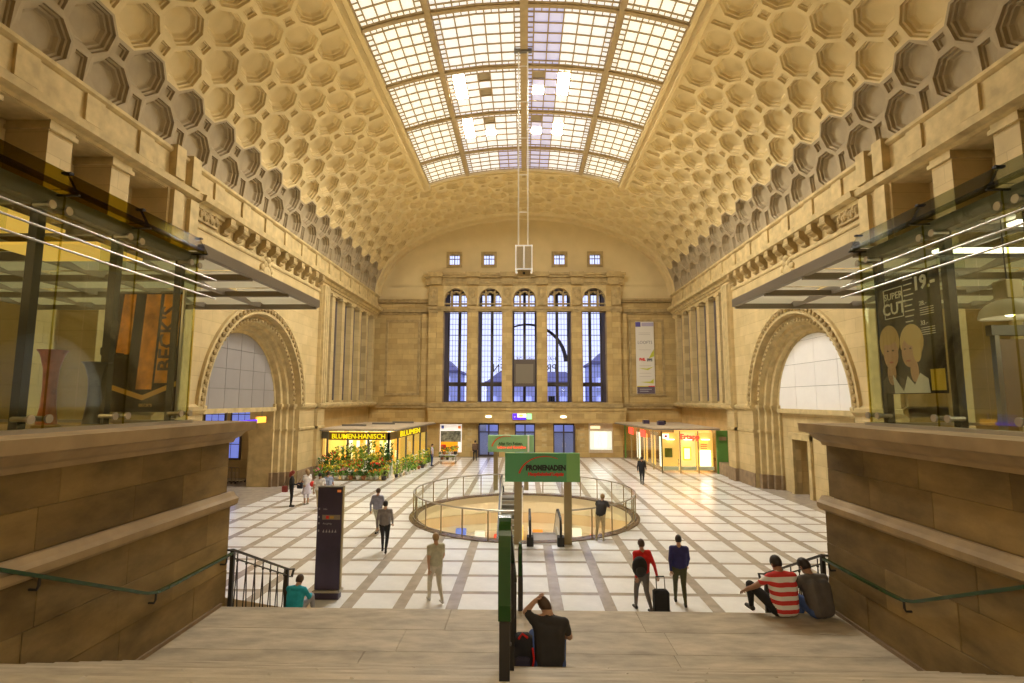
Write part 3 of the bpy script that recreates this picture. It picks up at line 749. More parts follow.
# lunette spandrels above each window
for wi, c in enumerate(WC):
    R, zc, zt = 1.06, 14.72, 16.06; n = 16
    s = MB()
    arc = [(c+WH, 14.0)] + [(c + R*math.cos(math.pi*i/n), zc + R*math.sin(math.pi*i/n)) for i in range(n+1)] + [(c-WH, 14.0)]
    def topof(i):
        if i == 0: return (c+WH, zt)
        if i == n+2: return (c-WH, zt)
        return (arc[i][0], zt)
    for y in (49.5, 50.3):
        s.poly([(c+WH,y,14.0),(c+R,y,14.0),(c+R,y,zc),(c+R,y,zt),(c+WH,y,zt)]); s.poly([(c-WH,y,14.0),(c-R,y,14.0),(c-R,y,zc),(c-R,y,zt),(c-WH,y,zt)])
        for i in range(1, n+1):
            s.poly([(arc[i][0],y,arc[i][1]),(arc[i+1][0],y,arc[i+1][1]),(arc[i+1][0],y,zt),(arc[i][0],y,zt)])
    full = [(c+R,14.0)] + arc[1:-1] + [(c-R,14.0)]
    s.rings([[(x,49.5,z) for x, z in full], [(x,50.3,z) for x, z in full]], closed=False)
    s.build('lunette_spandrel', M['carved'], we_)
    w = empty('window_%d' % (wi+2), (c, 50.2, 5.0), kind='structure')
    w['label'] = ['tall window nearest the left flank of the end wall', 'second tall window from the left in the end wall', 'middle tall window holding a dark screen', 'second tall window from the right in the end wall', 'tall window nearest the right hanging banner'][wi]
    # frame and mullions
    YW = 53.2; f = MB(); yb0, yb1 = YW-.1, YW+.1
    f.box(c-WH, c-WH+.12, yb0, yb1, 4.95, 15.95); f.box(c+WH-.12, c+WH, yb0, yb1, 4.95, 15.95); f.box(c-WH, c+WH, yb0, yb1, 15.78, 15.95); f.box(c-WH, c+WH, yb0, yb1, 4.95, 5.08)
    f.build('frame', M['winframe'], w)
    MB().box(c-.14, c+.14, YW-.2, YW+.1, 5.0, 15.9).build('mullion', M['winframe'], w)
    MB().box(c-WH, c+WH, YW-.15, YW+.1, 6.55, 6.95).build('transom', M['winframe'], w)
    for s2 in (-1, 1):
        for (z0, z1) in ((5.08, 6.55), (6.95, 11.68), (11.74, 13.9), (13.96, 15.78)):
            xa, xb = sorted((c+s2*.14, c+s2*(WH-.12)))
            p = MB().box(xa, xb, YW, YW+.015, z0, z1).build('pane', M['glass_win'], w)
            g = MB()
            for i in range(1, 3): x = xa+(xb-xa)*i/3; g.box(x-.014, x+.014, YW-.03, YW+.03, z0, z1)
            nz = max(2, round((z1-z0)/.55))
            for i in range(1, nz): z = z0+(z1-z0)*i/nz; g.box(xa, xb, YW-.03, YW+.03, z-.014, z+.014)
            g.build('glazing_bars', M['lead'], p)
    MB().box(c-WH, c+WH, YW-.05, YW+.05, 11.68, 11.74).build('saddle_bar', M['winframe'], w)
    MB().box(c-WH, c+WH, YW-.05, YW+.05, 13.9, 13.96).build('saddle_bar', M['winframe'], w)
    nb_ = MB()
    for xa, xb in ((c-WH-.3, c-WH), (c+WH, c+WH+.3)): nb_.box(xa, xb, 50.55, YW+.15, 4.9, 16.0)
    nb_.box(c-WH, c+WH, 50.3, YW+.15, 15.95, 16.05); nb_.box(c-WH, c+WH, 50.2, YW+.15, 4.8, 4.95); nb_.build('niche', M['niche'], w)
    # lunette tracery: three lights with rounded heads
    t = MB()
    for x in (-.42, .42): t.box(c+x-.09, c+x+.09, 49.85, 50.2, 14.0, 15.55)
    t.box(c-R, c+R, 49.88, 50.2, 14.28, 14.4)
    t.tube([(c+.42*math.cos(math.pi*i/10), 50.0, 15.05+.5*math.sin(math.pi*i/10)) for i in range(11)], .08, 6)
    for s2 in (-1, 1):
        t.tube([(c+s2*(.72+.27*math.cos(math.pi*i/8)), 50.0, 14.95+.38*math.sin(math.pi*i/8)) for i in range(9)], .07, 6)
        t.tube([(c+s2*.2*(1-i/4), 50.0, 15.3+.16*i-.03*i*i) for i in range(5)], .06, 6)
        t.sphere((c+s2*.5, 50.0, 15.6), (.16,.12,.14), 7, 5)
    t.build('tracery', M['carved_dark'], w)
    MB().box(c-WH, c+WH, 49.42, 50.2, 4.86, 5.0).build('sill', M['carved_dark'], w)
    if wi == 2:
        sc = MB(); sc.cbox(c-1.02, c+1.02, 49.7, 50.1, 6.45, 9.0, .04); sc.build('screen_housing', M['winframe'], w)
        MB().box(c-.82, c+.82, 49.66, 49.7, 6.75, 8.55).build('screen_panel', mat('dead_screen_grey', (0.20, 0.17, 0.12), 0.3), w)
for wi, x in enumerate(SQX):
    w = empty('window_%d' % (wi+7), (x, 50.2, SQZ-SQH), kind='structure')
    w['label'] = ['leftmost small square window in the tympanum', 'small square tympanum window just left of the hanging lamp', 'small square tympanum window just right of the hanging lamp', 'rightmost small square window in the tympanum'][wi]
    f = MB(); o, i_ = .76, .5
    for (a0, a1, z0, z1) in ((-o,-i_,-o,o),(i_,o,-o,o),(-i_,i_,i_,o),(-i_,i_,-o,-i_)): f.box(x+a0, x+a1, 49.9, 50.0, SQZ+z0, SQZ+z1)
    f.build('surround', M['carved_dark'], w)
    MB().box(x-.5, x+.5, 50.25, 50.265, SQZ-.5, SQZ+.5).build('pane', M['glass_win'], w)
    g = MB(); g.box(x-.04, x+.04, 50.2, 50.28, SQZ-.5, SQZ+.5); g.box(x-.5, x+.5, 50.2, 50.28, SQZ+.08, SQZ+.14)
    for q in (-.25, .25): g.box(x+q-.012, x+q+.012, 50.2, 50.28, SQZ-.5, SQZ+.5)
    g.build('glazing_bars', M['lead'], w)
# lower zone with doors
DX = [(-4.2, -2.33), (-.84, 1.03), (2.7, 4.65)]
xs = [-9.05] + [v for d in DX for v in d] + [9.1]
for i in range(0, len(xs), 2): eb('door_pier', xs[i], xs[i+1], 49.6, 50.6, 0, 3.05)
eb('door_lintel', -9.05, 9.1, 49.6, 50.6, 3.05, 4.5)
b = MB(); b.box(-8.85, 9.3, 49.1, 49.6, 3.2, 4.25); b.box(-8.95, 9.4, 49.0, 49.6, 4.25, 4.45); b.box(-8.9, 9.35, 49.05, 49.6, 3.12, 3.2)
b.build('door_fascia', M['wall_xz'], we_)
eb('bay_sill', -9.05, 9.1, 49.3, 50.6, 4.5, 4.9, 'carved_dark')
for x in (-1.58, 1.86, -5.0, 5.35):
    for k in range(4): eb('rosette_block', x-.22, x+.22, 49.55, 49.6, .9+.5*k, 1.2+.5*k, 'carved')
for di, (x0, x1) in enumerate(DX):
    d = empty('door_%d' % (di+1), ((x0+x1)/2, 49.9, 0), kind='structure')
    d['label'] = ['left glazed street door in the end wall', 'middle glazed street door behind the green signs', 'right glazed street door in the end wall'][di]
    f = MB()
    for (a, c_) in ((x0, x0+.1), (x1-.1, x1), ((x0+x1)/2-.06, (x0+x1)/2+.06)): f.box(a, c_, 49.75, 49.95, 0, 3.05)
    f.box(x0, x1, 49.75, 49.95, 2.9, 3.05); f.box(x0, x1, 49.78, 49.92, 2.2, 2.3); f.box(x0, x1, 49.78, 49.92, 0, .18)
    f.build('door_frame', M['door_dark'], d)
    for k in range(2):
        xa = x0+.1 if k == 0 else (x0+x1)/2+.06; xb = (x0+x1)/2-.06 if k == 0 else x1-.1
        MB().box(xa, xb, 49.84, 49.855, .18, 2.2).build('pane', M['glass_win'], d); MB().box(xa, xb, 49.84, 49.855, 2.3, 2.9).build('pane', M['glass_win'], d)
        MB().tube([(xb-.08 if k == 0 else xa+.08, 49.72, .9), (xb-.08 if k == 0 else xa+.08, 49.72, 1.3)], .02).build('door_handle', M['steel'], d)
    lf = MB().box(x0-.02 if di < 2 else x1-.62, x0+.55 if di < 2 else x1+.02, 49.3, 49.58, 0, 2.98)   # open dark leaf folded back
    # leaf stands in front of the reveal
    d2 = MB(); xx = x0+.04 if di < 2 else x1-.04
    d2.box(xx-.03, xx+.03, 49.0, 49.75, .02, 2.85); d2.build('open_leaf', M['door_dark'], d)
# back of the hall behind the viewer
bk = empty('wall_back', (0, -8, 0), kind='structure', label='plain wall of the concourse behind the stairs')
MB().box(-16, 16, -8.4, -8, 0, 24).build('back_plane', M['wall_xz'], bk)
# street outside the end windows
st = MB().box(-90, 90, 50.7, 140, -.4, -.2).build('street', mat('street_asphalt', (0.12, 0.12, 0.14), 0.8, var=0.2), None, kind='structure')
bm = mat('dusk_facade', (0.50, 0.54, 0.86), 0.8, var=0.15, scale=.3); wm = emit('dusk_lit_window', (0.55, 0.6, 1.0), .55)
for (x, w, h, y, lab) in ((-19, 17, 9.5, 84, 'pale street building seen through the left end windows'), (1.5, 16, 8.0, 92, 'low street building seen through the middle end window'), (20, 18, 11, 86, 'taller street building seen through the right end windows')):
    r = empty('street_building', (x, y, -.2), lab, 'building')
    MB().box(x-w/2, x+w/2, y, y+10, -.2, h).build('facade', bm, r)
    rf = MB(); rf.box(x-w/2-.3, x+w/2+.3, y-.3, y+10, h, h+.4); rf.prism([(x-w/2,y,h+.4),(x+w/2,y,h+.4),(x+w/2-2,y+3,h+2.2),(x-w/2+2,y+3,h+2.2)], (0,5,0)); rf.build('roof', mat('dusk_roof', (0.16,0.16,0.3), .8), r)
    for i in range(int(w/2)):
        for j in range(int(h/3)):
            MB().box(x-w/2+.7+2*i, x-w/2+1.8+2*i, y-.06, y+.05, 1.2+3*j, 2.9+3*j).build('window', wm if (i*3+j*5) % 4 else M['dark_pane'], r)

# ------------------------------------------------------------------ stairs
TR, RS = 0.33, 0.1455
YL0, YL1, ZL = 6.72, 8.8, 1.9
SXW = 4.9
up = empty('stair_flight', (0, 5, ZL), kind='structure', label='upper flight of worn stone steps below the viewer')
for k in range(1, 13):
    y1 = YL0 - TR*(k-1) + .015; y0 = YL0 - TR*k if k < 12 else -8.0; z = ZL + RS*k
    cut = [-SXW, -1.9+.9*math.sin(k*2.1), 1.8+.9*math.sin(k*1.7+1), SXW]
    for i in range(3):
        MB().cbox(cut[i]+.002, cut[i+1]-.002, y0, y1, z-.17, z, .012).build('step_slab' if k < 12 else 'concourse_slab', M['step'], up)
bb = MB()
for k in range(1, 13): bb.box(-SXW, SXW, -8 if k == 12 else YL0-TR*k, YL0-TR*(k-1)-.02, 0, ZL+RS*k-.17)
bb.build('flight_core', M['plinth'], up)
ld = empty('landing', (0, 8, 0), kind='structure', label='stone landing between the two stair flights')
for (y0, y1, cut) in ((8.03, YL1, (-SXW, -1.15, 1.75, SXW)), (7.36, 8.03, (-SXW, -1.7, 2.0, SXW)), (6.3, 7.36, (-SXW, -2.1, 1.95, SXW))):
    for i in range(len(cut)-1): MB().cbox(cut[i]+.001, cut[i+1]-.001, y0+.001, y1-.001, ZL-.18, ZL, .005).build('landing_slab', M['step'], ld)
MB().box(-SXW, SXW, 6.3, YL1-.03, 0, ZL-.18).build('landing_core', M['plinth'], ld)
lo = empty('stair_flight', (0, 11, 0), kind='structure', label='lower flight of stone steps down to the hall floor')
NS = 13; RS2 = ZL/NS
for k in range(1, NS):
    y0 = YL1 + TR*(k-1) - .05; y1 = YL1 + TR*k; z = ZL - RS2*k
    MB().cbox(-SXW, SXW, y0, y1, 0.0 if k > NS-2 else z-.4 if z > .45 else 0, z, .01).build('step', M['step'], lo)
for s in (-1, 1):   # closed stringers beside the lower flight
    b = MB(); b.prism([(s*SXW, YL1+.12, 0), (s*SXW, YL1+TR*NS+.1, 0), (s*SXW, YL1+TR*NS+.1, .12), (s*SXW, YL1+.12, ZL+.1)], (s*.25, 0, 0)); b.build('stringer', M['cap'], lo)
# rounded skirting between landing and wall
for s in (-1, 1):
    MB().box(s*(SXW-.06), s*SXW, 6.72, YL1, ZL, ZL+.05).build('skirting', M['plinth'], ld)

# ------------------------------------------------------------------ stair parapets built of blocks
def parapet(s, name, label):
    root = empty(name, (s*5.3, 4, 0), kind='structure', label=label)
    yE = 8.95
    b = MB(); b.box(s*(SXW+.12), s*5.78, -8, yE-.03, 0, 4.55); b.box(s*(SXW+.03), s*16, -8, yE-.4, 0, 3.4); b.build('parapet_core', M['plinth'], root)
    MB().box(s*5.78, s*14, -8, yE, 3.4, 3.65).build('terrace_slab', M['step'], root)
    MB().box(s*5.0, s*14, yE-.4, yE, 0, 3.4).build('terrace_front', M['wall_xz'], root)
    random.seed(11 + s)
    courses = [(1.2, 1.92, 0), (1.92, 2.42, 0), (2.42, 2.94, 0), (2.94, 3.44, 0), (3.66, 4.1, 1), (4.1, 4.5, 1)]
    for ci, (z0, z1, up_) in enumerate(courses):
        y = yE; first = True
        while y > -3.0:
            L = random.uniform(.9, 1.7) * (.6 if first and ci % 2 else 1); first = False
            ya = max(y - L, -3.2)
            pr = random.uniform(-.006, .006) - (.025 if not up_ else -.02)
            MB().cbox(s*(SXW+pr) if not up_ else s*(SXW+.05+pr*.3), s*(SXW+.25), ya+.0015, y-.0015, z0+.0015, z1-.0015, .006).build('ashlar_block', M['stairwall'], root)
            y = ya
        # end face block
        MB().cbox(s*(SXW+.25), s*5.78, yE-.35, yE, z0+.0015, z1-.0015, .006).build('ashlar_block', M['stairwall'], root)
    b = MB(); pf = [(0.05,3.44),(-.06,3.44),(-.1,3.48),(-.11,3.56),(-.06,3.6),(-.02,3.66),(.05,3.66)]
    b.rings([[(s*(SXW+d), y, z) for d, z in pf] for y in (-8, yE+.08)], True, True, True); b.build('string_course', M['cap'], root)
    b = MB(); pf = [(.2,4.48),(0,4.48),(-.03,4.54),(-.12,4.58),(-.2,4.66),(-.28,4.69),(-.3,4.83),(1.05,4.83),(1.05,4.48)]
    b.rings([[(s*(SXW+d), y, z) for d, z in pf] for y in (-8, yE+.02)], True, True, True)
    b.rings([[(s*(SXW+d), y, z) for d, z in ((-.28,4.69),(-.3,4.83),(1.05,4.83),(1.05,4.69))] for y in (yE+.02, yE+.18)], True, True, True)
    b.build('coping', M['cap'], root)
    return root
parapet(-1, 'wall_stair_left', 'brown stone parapet beside the stairs under the left kiosk')
parapet(1, 'wall_stair_right', 'brown stone parapet beside the stairs under the right kiosk')

# ================================================================== THINGS
PI = math.pi
def glass_pane(b_args, root, nm='glass_pane', m='glass'): return MB().box(*b_args).build(nm, M[m], root)
# ------------------------------------------------------------------ glass kiosks on the parapets
def kiosk(s, label, fm, gm):
    root = empty('glass_kiosk', (s*7, 6, 4.83), label, 'kiosk')
    Y = [-1.2, 0.9, 2.5, 4.15, 5.8, 6.98, 8.3]
    for i, y in enumerate(Y):
        for x in (5.52, 9.0):
            pp = MB().box(s*x-.05, s*x+.05, y-.14 if i else y, y-.04 if i else y+.1, 4.83 if x < 6 else 3.65, 7.55).build('post', M['kiosk_post'], root)
            if x < 6: p0_ = pp
        if i and y > 2.5:
            c = MB()
            for z in (4.98, 7.36):
                for yy in (y-.2, y+.02): c.tube([(s*5.27, yy, z), (s*5.47, yy, z)], .03, 8); c.tube([(s*5.26, yy, z), (s*5.285, yy, z)], .05, 10)
                c.box(s*5.44, s*5.48, y-.22, y+.04, z-.02, z+.02)
            c.build('clamp', M['steel'], p0_)
    for i in range(len(Y)-1):
        p = glass_pane((s*5.30, s*5.315, Y[i]+.01, Y[i+1]-.01, 4.86, 7.53), root)
        MB().box(s*5.297, s*5.318, Y[i+1]-.012, Y[i+1]-.004, 4.86, 7.53).build('pane_edge', M[gm], p)
    for (x0, x1) in ((5.32, 7.1), (7.12, 8.95)): glass_pane((s*x0, s*x1, 8.30, 8.315, 4.86, 7.53), root)
    MB().box(s*5.297, s*5.318, 8.302, 8.318, 4.86, 7.53).build('pane_edge', M[gm], root)
    # base channel
    MB().box(s*5.24, s*5.38, -1.2, 8.36, 4.83, 4.875).build('base_channel', M['steel'], root)
    MB().box(s*5.3, s*9.0, 8.27, 8.35, 4.83, 4.875).build('base_channel', M['steel'], root)
    # roof frame and glazed roof
    for y in Y: MB().box(s*5.45, s*9.1, y-.13, y-.05, 7.420, 7.560).build('roof_beam', M['steel_dark'], root)
    MB().box(s*5.42, s*5.56, -1.2, 8.3, 7.400, 7.580).build('eaves_beam', M['steel_dark'], root)
    MB().box(s*8.95, s*9.1, -1.2, 8.3, 7.400, 7.580).build('eaves_beam', M['steel_dark'], root)
    for x in (6.6, 7.8): MB().box(s*x-.03, s*x+.03, -1.2, 8.3, 7.460, 7.560).build('purlin', M['steel_dark'], root)
    for i in range(len(Y)-1):
        MB().box(s*5.2, s*9.2, Y[i]+.01, Y[i+1]-.01, 7.600, 7.620).build('roof_pane', fm, root)
        a = MB(); a.prism([(s*5.12, Y[i]+.03, 7.540), (s*5.20, Y[i]+.03, 7.540), (s*5.34, Y[i]+.03, 7.800), (s*5.27, Y[i]+.03, 7.800)], (0, Y[i+1]-Y[i]-.06, 0)); a.build('fascia_pane', fm, root)
        k = MB(); k.box(s*5.14, s*5.4, Y[i+1]-.02, Y[i+1]+.01, 7.530, 7.550); k.box(s*5.25, s*5.36, Y[i+1]-.03, Y[i+1]+.02, 7.790, 7.815); k.build('fascia_bracket', M['iron'], root)
    # three guard rods outside the glass
    for (z, o) in ((7.18, .0), (7.03, .0), (6.87, .0)):
        MB().tube([(s*5.17, -1.2, z), (s*5.17, 8.62, z)], .013, 8).build('guard_rod', M['steel'], root)
    for y in (3.45, 5.0, 6.6, 8.2):
        c = MB(); c.box(s*5.16, s*5.5, y-.008, y+.008, 6.84, 7.2); c.build('rod_bracket', M['glass'], root)
    return root
fasL = glass('fascia_glass_olive', (0.52, 0.45, 0.10), 0.004, 0.15)
fasR = glass('fascia_glass_grey', (0.60, 0.62, 0.52), 0.004, 0.15)
kL = kiosk(-1, 'frameless glass kiosk with olive fascia on the left parapet', fasL, 'glass_y')
kR = kiosk(1, 'frameless glass kiosk with grey fascia on the right parapet', fasR, 'glass_y')
# lit ceiling panels inside the kiosks
for s, c, n in ((-1, 'amber_ceiling', 3), (1, 'white_ceiling', 4)):
    root = kL if s < 0 else kR
    m = emit(c + '_panel', (1.0, 0.62, 0.12) if s < 0 else (1.0, 0.92, 0.72), .55 if s < 0 else 3.0)
    for i in range(n):
        y = (7.5, 6.1, 4.7)[i] if s < 0 else (7.6, 6.4, 5.2, 4.0)[i]
        MB().box(s*5.95, s*7.5, y-.08 if s > 0 else y-.45, y+.08 if s > 0 else y+.45, 7.34, 7.38).build('ceiling_light', m, root)
point('kiosk_lamp', (-7.3, 5.0, 7.0), 40, (1.0, .72, .35), .3)
point('kiosk_lamp', (7.4, 5.6, 7.0), 70, (1.0, .9, .65), .3)

M['canopy_steel'] = mat('canopy_steel_tan', (0.30, 0.26, 0.195), 0.5, 0.2)
def canopy(s, label):
    root = empty('louvre_canopy', (s*8, 11, 7.530), label, 'canopy')
    b = MB(); b.box(s*5.24, s*5.36, 8.36, 13.3, 7.540, 7.730); b.build('edge_beam', M['canopy_steel'], root)
    X = [5.3 + 1.45*i for i in range(6)]
    for x in X[1:]: MB().box(s*x-.04, s*x+.04, 8.36, 13.3, 7.530, 7.710).build('joist', M['canopy_steel'], root)
    for y in (8.42, 10.0, 11.6, 13.24): MB().box(s*5.3, s*X[-1], y-.05, y+.05, 7.490, 7.610).build('cross_beam', M['canopy_steel'], root)
    bm_ = mat('louvre_glass_blade', (0.9, 0.88, 0.76), 0.3); TB = bm_.node_tree; tn = TB.nodes.new('ShaderNodeBsdfTranslucent'); tn.inputs[0].default_value = (.95,.93,.82,1); mxs = TB.nodes.new('ShaderNodeMixShader'); mxs.inputs[0].default_value = .6
    TB.links.new(TB.nodes['Principled BSDF'].outputs[0], mxs.inputs[1]); TB.links.new(tn.outputs[0], mxs.inputs[2]); TB.links.new(mxs.outputs[0], TB.nodes['Material Output'].inputs[0])
    for y in (9.1, 10.65, 12.3, 13.1):
        for i in range(5):
            p = MB(); x0, x1 = s*(X[i]+.1), s*(X[i+1]-.1)
            p.prism([(x0, y-.42, 7.730), (x0, y+.30, 7.560), (x0, y+.30, 7.575), (x0, y-.42, 7.745)], (x1-x0, 0, 0)); p.build('louvre_blade', bm_, root)
    return root
canopy(-1, 'grey steel louvre canopy reaching out from the left kiosk')
canopy(1, 'grey steel louvre canopy reaching out from the right kiosk')

# beer poster on the left kiosk's end glass
def bx3(nm, m, root, *a): return MB().box(*a).build(nm, m, root)
r = empty('beer_poster', (-5.95, 8.2, 5.0), 'dark poster with amber bottle necks hanging in the left kiosk', 'poster')
sheet = bx3('sheet', mat('poster_dark_brown', (0.016, 0.008, 0.004), .8, spec=.1), r, -6.5, -5.42, 8.20, 8.215, 5.0, 6.88)
r0 = r; r = sheet; am = mat('poster_amber', (0.72, 0.30, 0.02), .7, var=.45, scale=5, spec=.2); br_ = mat('poster_gold', (0.7, 0.42, 0.08), .4)
for (x0, x1, z0, z1, mm) in ((-6.44, -6.2, 5.9, 6.86, am), (-6.08, -5.80, 5.35, 6.86, am), (-5.79, -5.46, 5.45, 6.86, am)): 
    p = MB(); p.prism([(x0, 8.195, z0), (x1-.03, 8.195, z0), (x1+.02, 8.195, z1), (x0+.07, 8.195, z1)], (0, -.006, 0)); p.build('printed_bottle', mm, r)
p = MB(); p.prism([(-6.46,8.188,5.42),(-5.96,8.188,5.26),(-5.44,8.188,5.48),(-5.44,8.188,5.40),(-5.96,8.188,5.18),(-6.46,8.188,5.34)], (0,-.004,0)); p.build('printed_chevron', br_, r)
text('lettering', "BECK'S", .34, (-5.62, 8.186, 6.15), (PI/2, -PI/2, 0), mat('poster_black_ink', (.05,.025,.01), .5), r, .003, bold=.006)
text('lettering', "BECK'S", .07, (-5.9, 8.186, 5.1), FACE_ME, br_, r, .002)
bx3('frame', M['steel'], r0, -5.43, -5.40, 8.18, 8.23, 4.9, 6.95)

# hair salon poster in the right kiosk
r = empty('salon_poster', (5.42, 7.5, 5.29), 'black salon poster with two blond portraits inside the right kiosk', 'poster')
sheet = bx3('sheet', mat('poster_black', (0.010, 0.009, 0.008), .8, spec=.1), r, 5.40, 5.412, 6.9, 8.1, 5.3, 6.98)
r = sheet; wt = mat('poster_white_ink', (.9, .88, .82), .6)
FX = (PI/2, 0, -PI/2)   # lettering facing -x
text('lettering', 'SUPER', .14, (5.396, 7.76, 6.72), FX, wt, r, .002)
text('lettering', 'CUT', .24, (5.396, 7.76, 6.53), FX, wt, r, .002, bold=.004)
text('lettering', '19.-', .26, (5.396, 7.16, 6.80), FX, wt, r, .002, bold=.008)
text('lettering', '28.-', .09, (5.396, 7.2, 6.52), FX, wt, r, .002); text('lettering', '33.-', .09, (5.396, 7.2, 6.25), FX, wt, r, .002)
fr_ = MB()
for (a0, a1, z0, z1) in ((7.57,7.58,6.40,6.83),(7.95,7.96,6.40,6.83),(7.57,7.96,6.40,6.41),(7.57,7.96,6.83,6.84)): fr_.box(5.393, 5.4, a0, a1, z0, z1)
for i in range(9): fr_.box(5.394, 5.4, 7.36+.02*(i % 3), 7.54, 6.9-.075*i, 6.915-.075*i)
for i in range(4): fr_.box(5.394, 5.4, 7.02, 7.26, 6.45-.03*i, 6.458-.03*i); fr_.box(5.394, 5.4, 7.02, 7.26, 6.18-.03*i, 6.188-.03*i)
fr_.build('printed_rules', wt, r)
sk_ = mat('poster_skin', (.62, .36, .22), .6); bl = mat('poster_blond_hair', (.62, .40, .13), .6); wtop = mat('poster_white_top', (.8, .78, .74), .6); yl = mat('poster_yellow', (.75, .5, .02), .5)
def flat_ell(cy, cz, ry, rz, x, m, nm, n=20, a0=0, a1=2*PI):
    pts = [(x, cy+ry*math.cos(a0+(a1-a0)*i/n), cz+rz*math.sin(a0+(a1-a0)*i/n)) for i in range(n)]
    MB().prism(pts, (-.004, 0, 0)).build(nm, m, r)
# man (left in view = larger y), woman (right = smaller y)
dk = mat('poster_eye_ink', (.06,.03,.02), .7); lp = mat('poster_lip', (.5,.15,.12), .7); bl2 = mat('poster_light_blond', (.74, .52, .2), .7)
flat_ell(7.91, 6.06, .21, .25, 5.3993, bl, 'printed_hair'); flat_ell(7.90, 5.60, .09, .17, 5.3985, sk_, 'printed_neck'); flat_ell(7.89, 5.89, .155, .23, 5.397, sk_, 'printed_face'); flat_ell(7.92, 6.14, .17, .12, 5.3955, bl, 'printed_fringe')
p = MB(); p.prism([(5.3975,8.09,5.31),(5.3975,7.62,5.31),(5.3975,7.66,5.5),(5.3975,7.80,5.57),(5.3975,8.0,5.57),(5.3975,8.09,5.5)], (-.003,0,0)); p.build('printed_jacket', mat('poster_jacket', (.045,.033,.025), .8), r)
p = MB(); p.prism([(5.395,7.86,5.31),(5.395,7.66,5.31),(5.395,7.88,5.58)], (-.003,0,0)); p.build('printed_shirt', wtop, r)
flat_ell(7.46, 6.02, .225, .25, 5.3955, bl2, 'printed_hair'); flat_ell(7.44, 5.62, .075, .16, 5.3945, sk_, 'printed_neck'); flat_ell(7.52, 5.88, .14, .21, 5.393, sk_, 'printed_face'); flat_ell(7.42, 6.10, .17, .14, 5.391, bl2, 'printed_fringe'); flat_ell(7.36, 5.9, .08, .17, 5.3902, bl2, 'printed_fringe')
p = MB(); p.prism([(5.392,7.68,5.31),(5.392,7.18,5.31),(5.392,7.2,5.5),(5.392,7.34,5.58),(5.392,7.45,5.42),(5.392,7.58,5.55)], (-.003,0,0)); p.build('printed_blouse', wtop, r)
for (cy, sz) in ((7.89, 1.0), (7.54, .9)):
    for dy in (-.06, .05): flat_ell(cy+dy, 5.93, .022*sz, .013*sz, 5.389, dk, 'printed_eye', 8)
    flat_ell(cy-.005, 5.76, .045*sz, .016*sz, 5.389, lp, 'printed_mouth', 10)
bx3('printed_yellow_block', yl, r, 5.396, 5.4, 6.92, 7.16, 5.34, 5.62)

# pendant lamp, mirror screen and portrait in the right kiosk
r = empty('pendant_lamp', (5.86, 6.45, 6.2), 'round aluminium pendant lamp hanging inside the right kiosk', 'lamp')
b = MB(); b.lathe([(.30,6.2),(.305,6.22),(.28,6.3),(.22,6.37),(.12,6.42),(.10,6.42),(.10,6.40),(.2,6.35),(.26,6.29),(.28,6.21)], (5.86, 6.45, 0), 24, cap0=False, cap1=False); smooth_by_angle(b.build('shade', mat('pendant_shade', (.85,.80,.66), .35), r), 60)
b = MB(); b.cbox(5.86-.1, 5.86+.1, 6.35, 6.55, 6.42, 6.66, .015); b.build('gear_box', M['olive'], r)
MB().tube([(5.86, 6.45, 6.66), (5.855, 6.45, 7.0), (5.86, 6.45, 7.46)], .008).build('cable', M['black'], r)
b = MB(); b.lathe([(.14,7.42),(.14,7.445),(.02,7.46)], (5.86, 6.45, 0), 16); b.build('ceiling_rose', M['white'], r)
MB().sphere((5.86, 6.45, 6.28), .07).build('bulb', emit('pendant_bulb', (1,.9,.7), 6), r)
r = empty('mirror_screen', (6.5, 6.9, 4.83), 'steel framed frosted mirror screen behind the pendant lamp', 'screen')
for x in (6.12, 6.92): bx3('upright', M['steel'], r, x-.03, x+.03, 6.95, 7.02, 3.65, 6.15)
bx3('header', M['steel_dark'], r, 6.05, 7.0, 6.94, 7.03, 6.05, 6.18); bx3('mirror', mat('frosted_mirror', (.62,.52,.42), .22, .8), r, 6.17, 6.87, 6.97, 6.99, 4.9, 6.0)
bx3('upright', M['olive'], r, 6.62, 6.68, 6.3, 6.36, 3.65, 6.2)
r = empty('portrait_poster', (6.85, 7.4, 4.9), 'portrait poster at the right edge of the right kiosk', 'poster')
sheet = bx3('sheet', mat('portrait_ground', (.45,.36,.25), .5), r, 6.98, 7.9, 7.5, 7.52, 4.85, 6.3)
r = sheet
def fe(cx, cz, rx, rz, y, m, nm):
    MB().prism([(cx+rx*math.cos(2*PI*i/18), y, cz+rz*math.sin(2*PI*i/18)) for i in range(18)], (0,-.004,0)).build(nm, m, r)
fe(7.24, 5.9, .2, .24, 7.497, mat('portrait_hair', (.12,.05,.02), .6), 'printed_hair'); fe(7.22, 5.82, .13, .18, 7.49, sk_, 'printed_face')
fe(7.3, 5.2, .3, .38, 7.495, mat('portrait_dress', (.05,.04,.04), .6), 'printed_dress'); bx3('printed_bottle', mat('portrait_orange', (.7,.15,.03), .5), r, 7.05, 7.17, 7.485, 7.49, 4.9, 5.25)

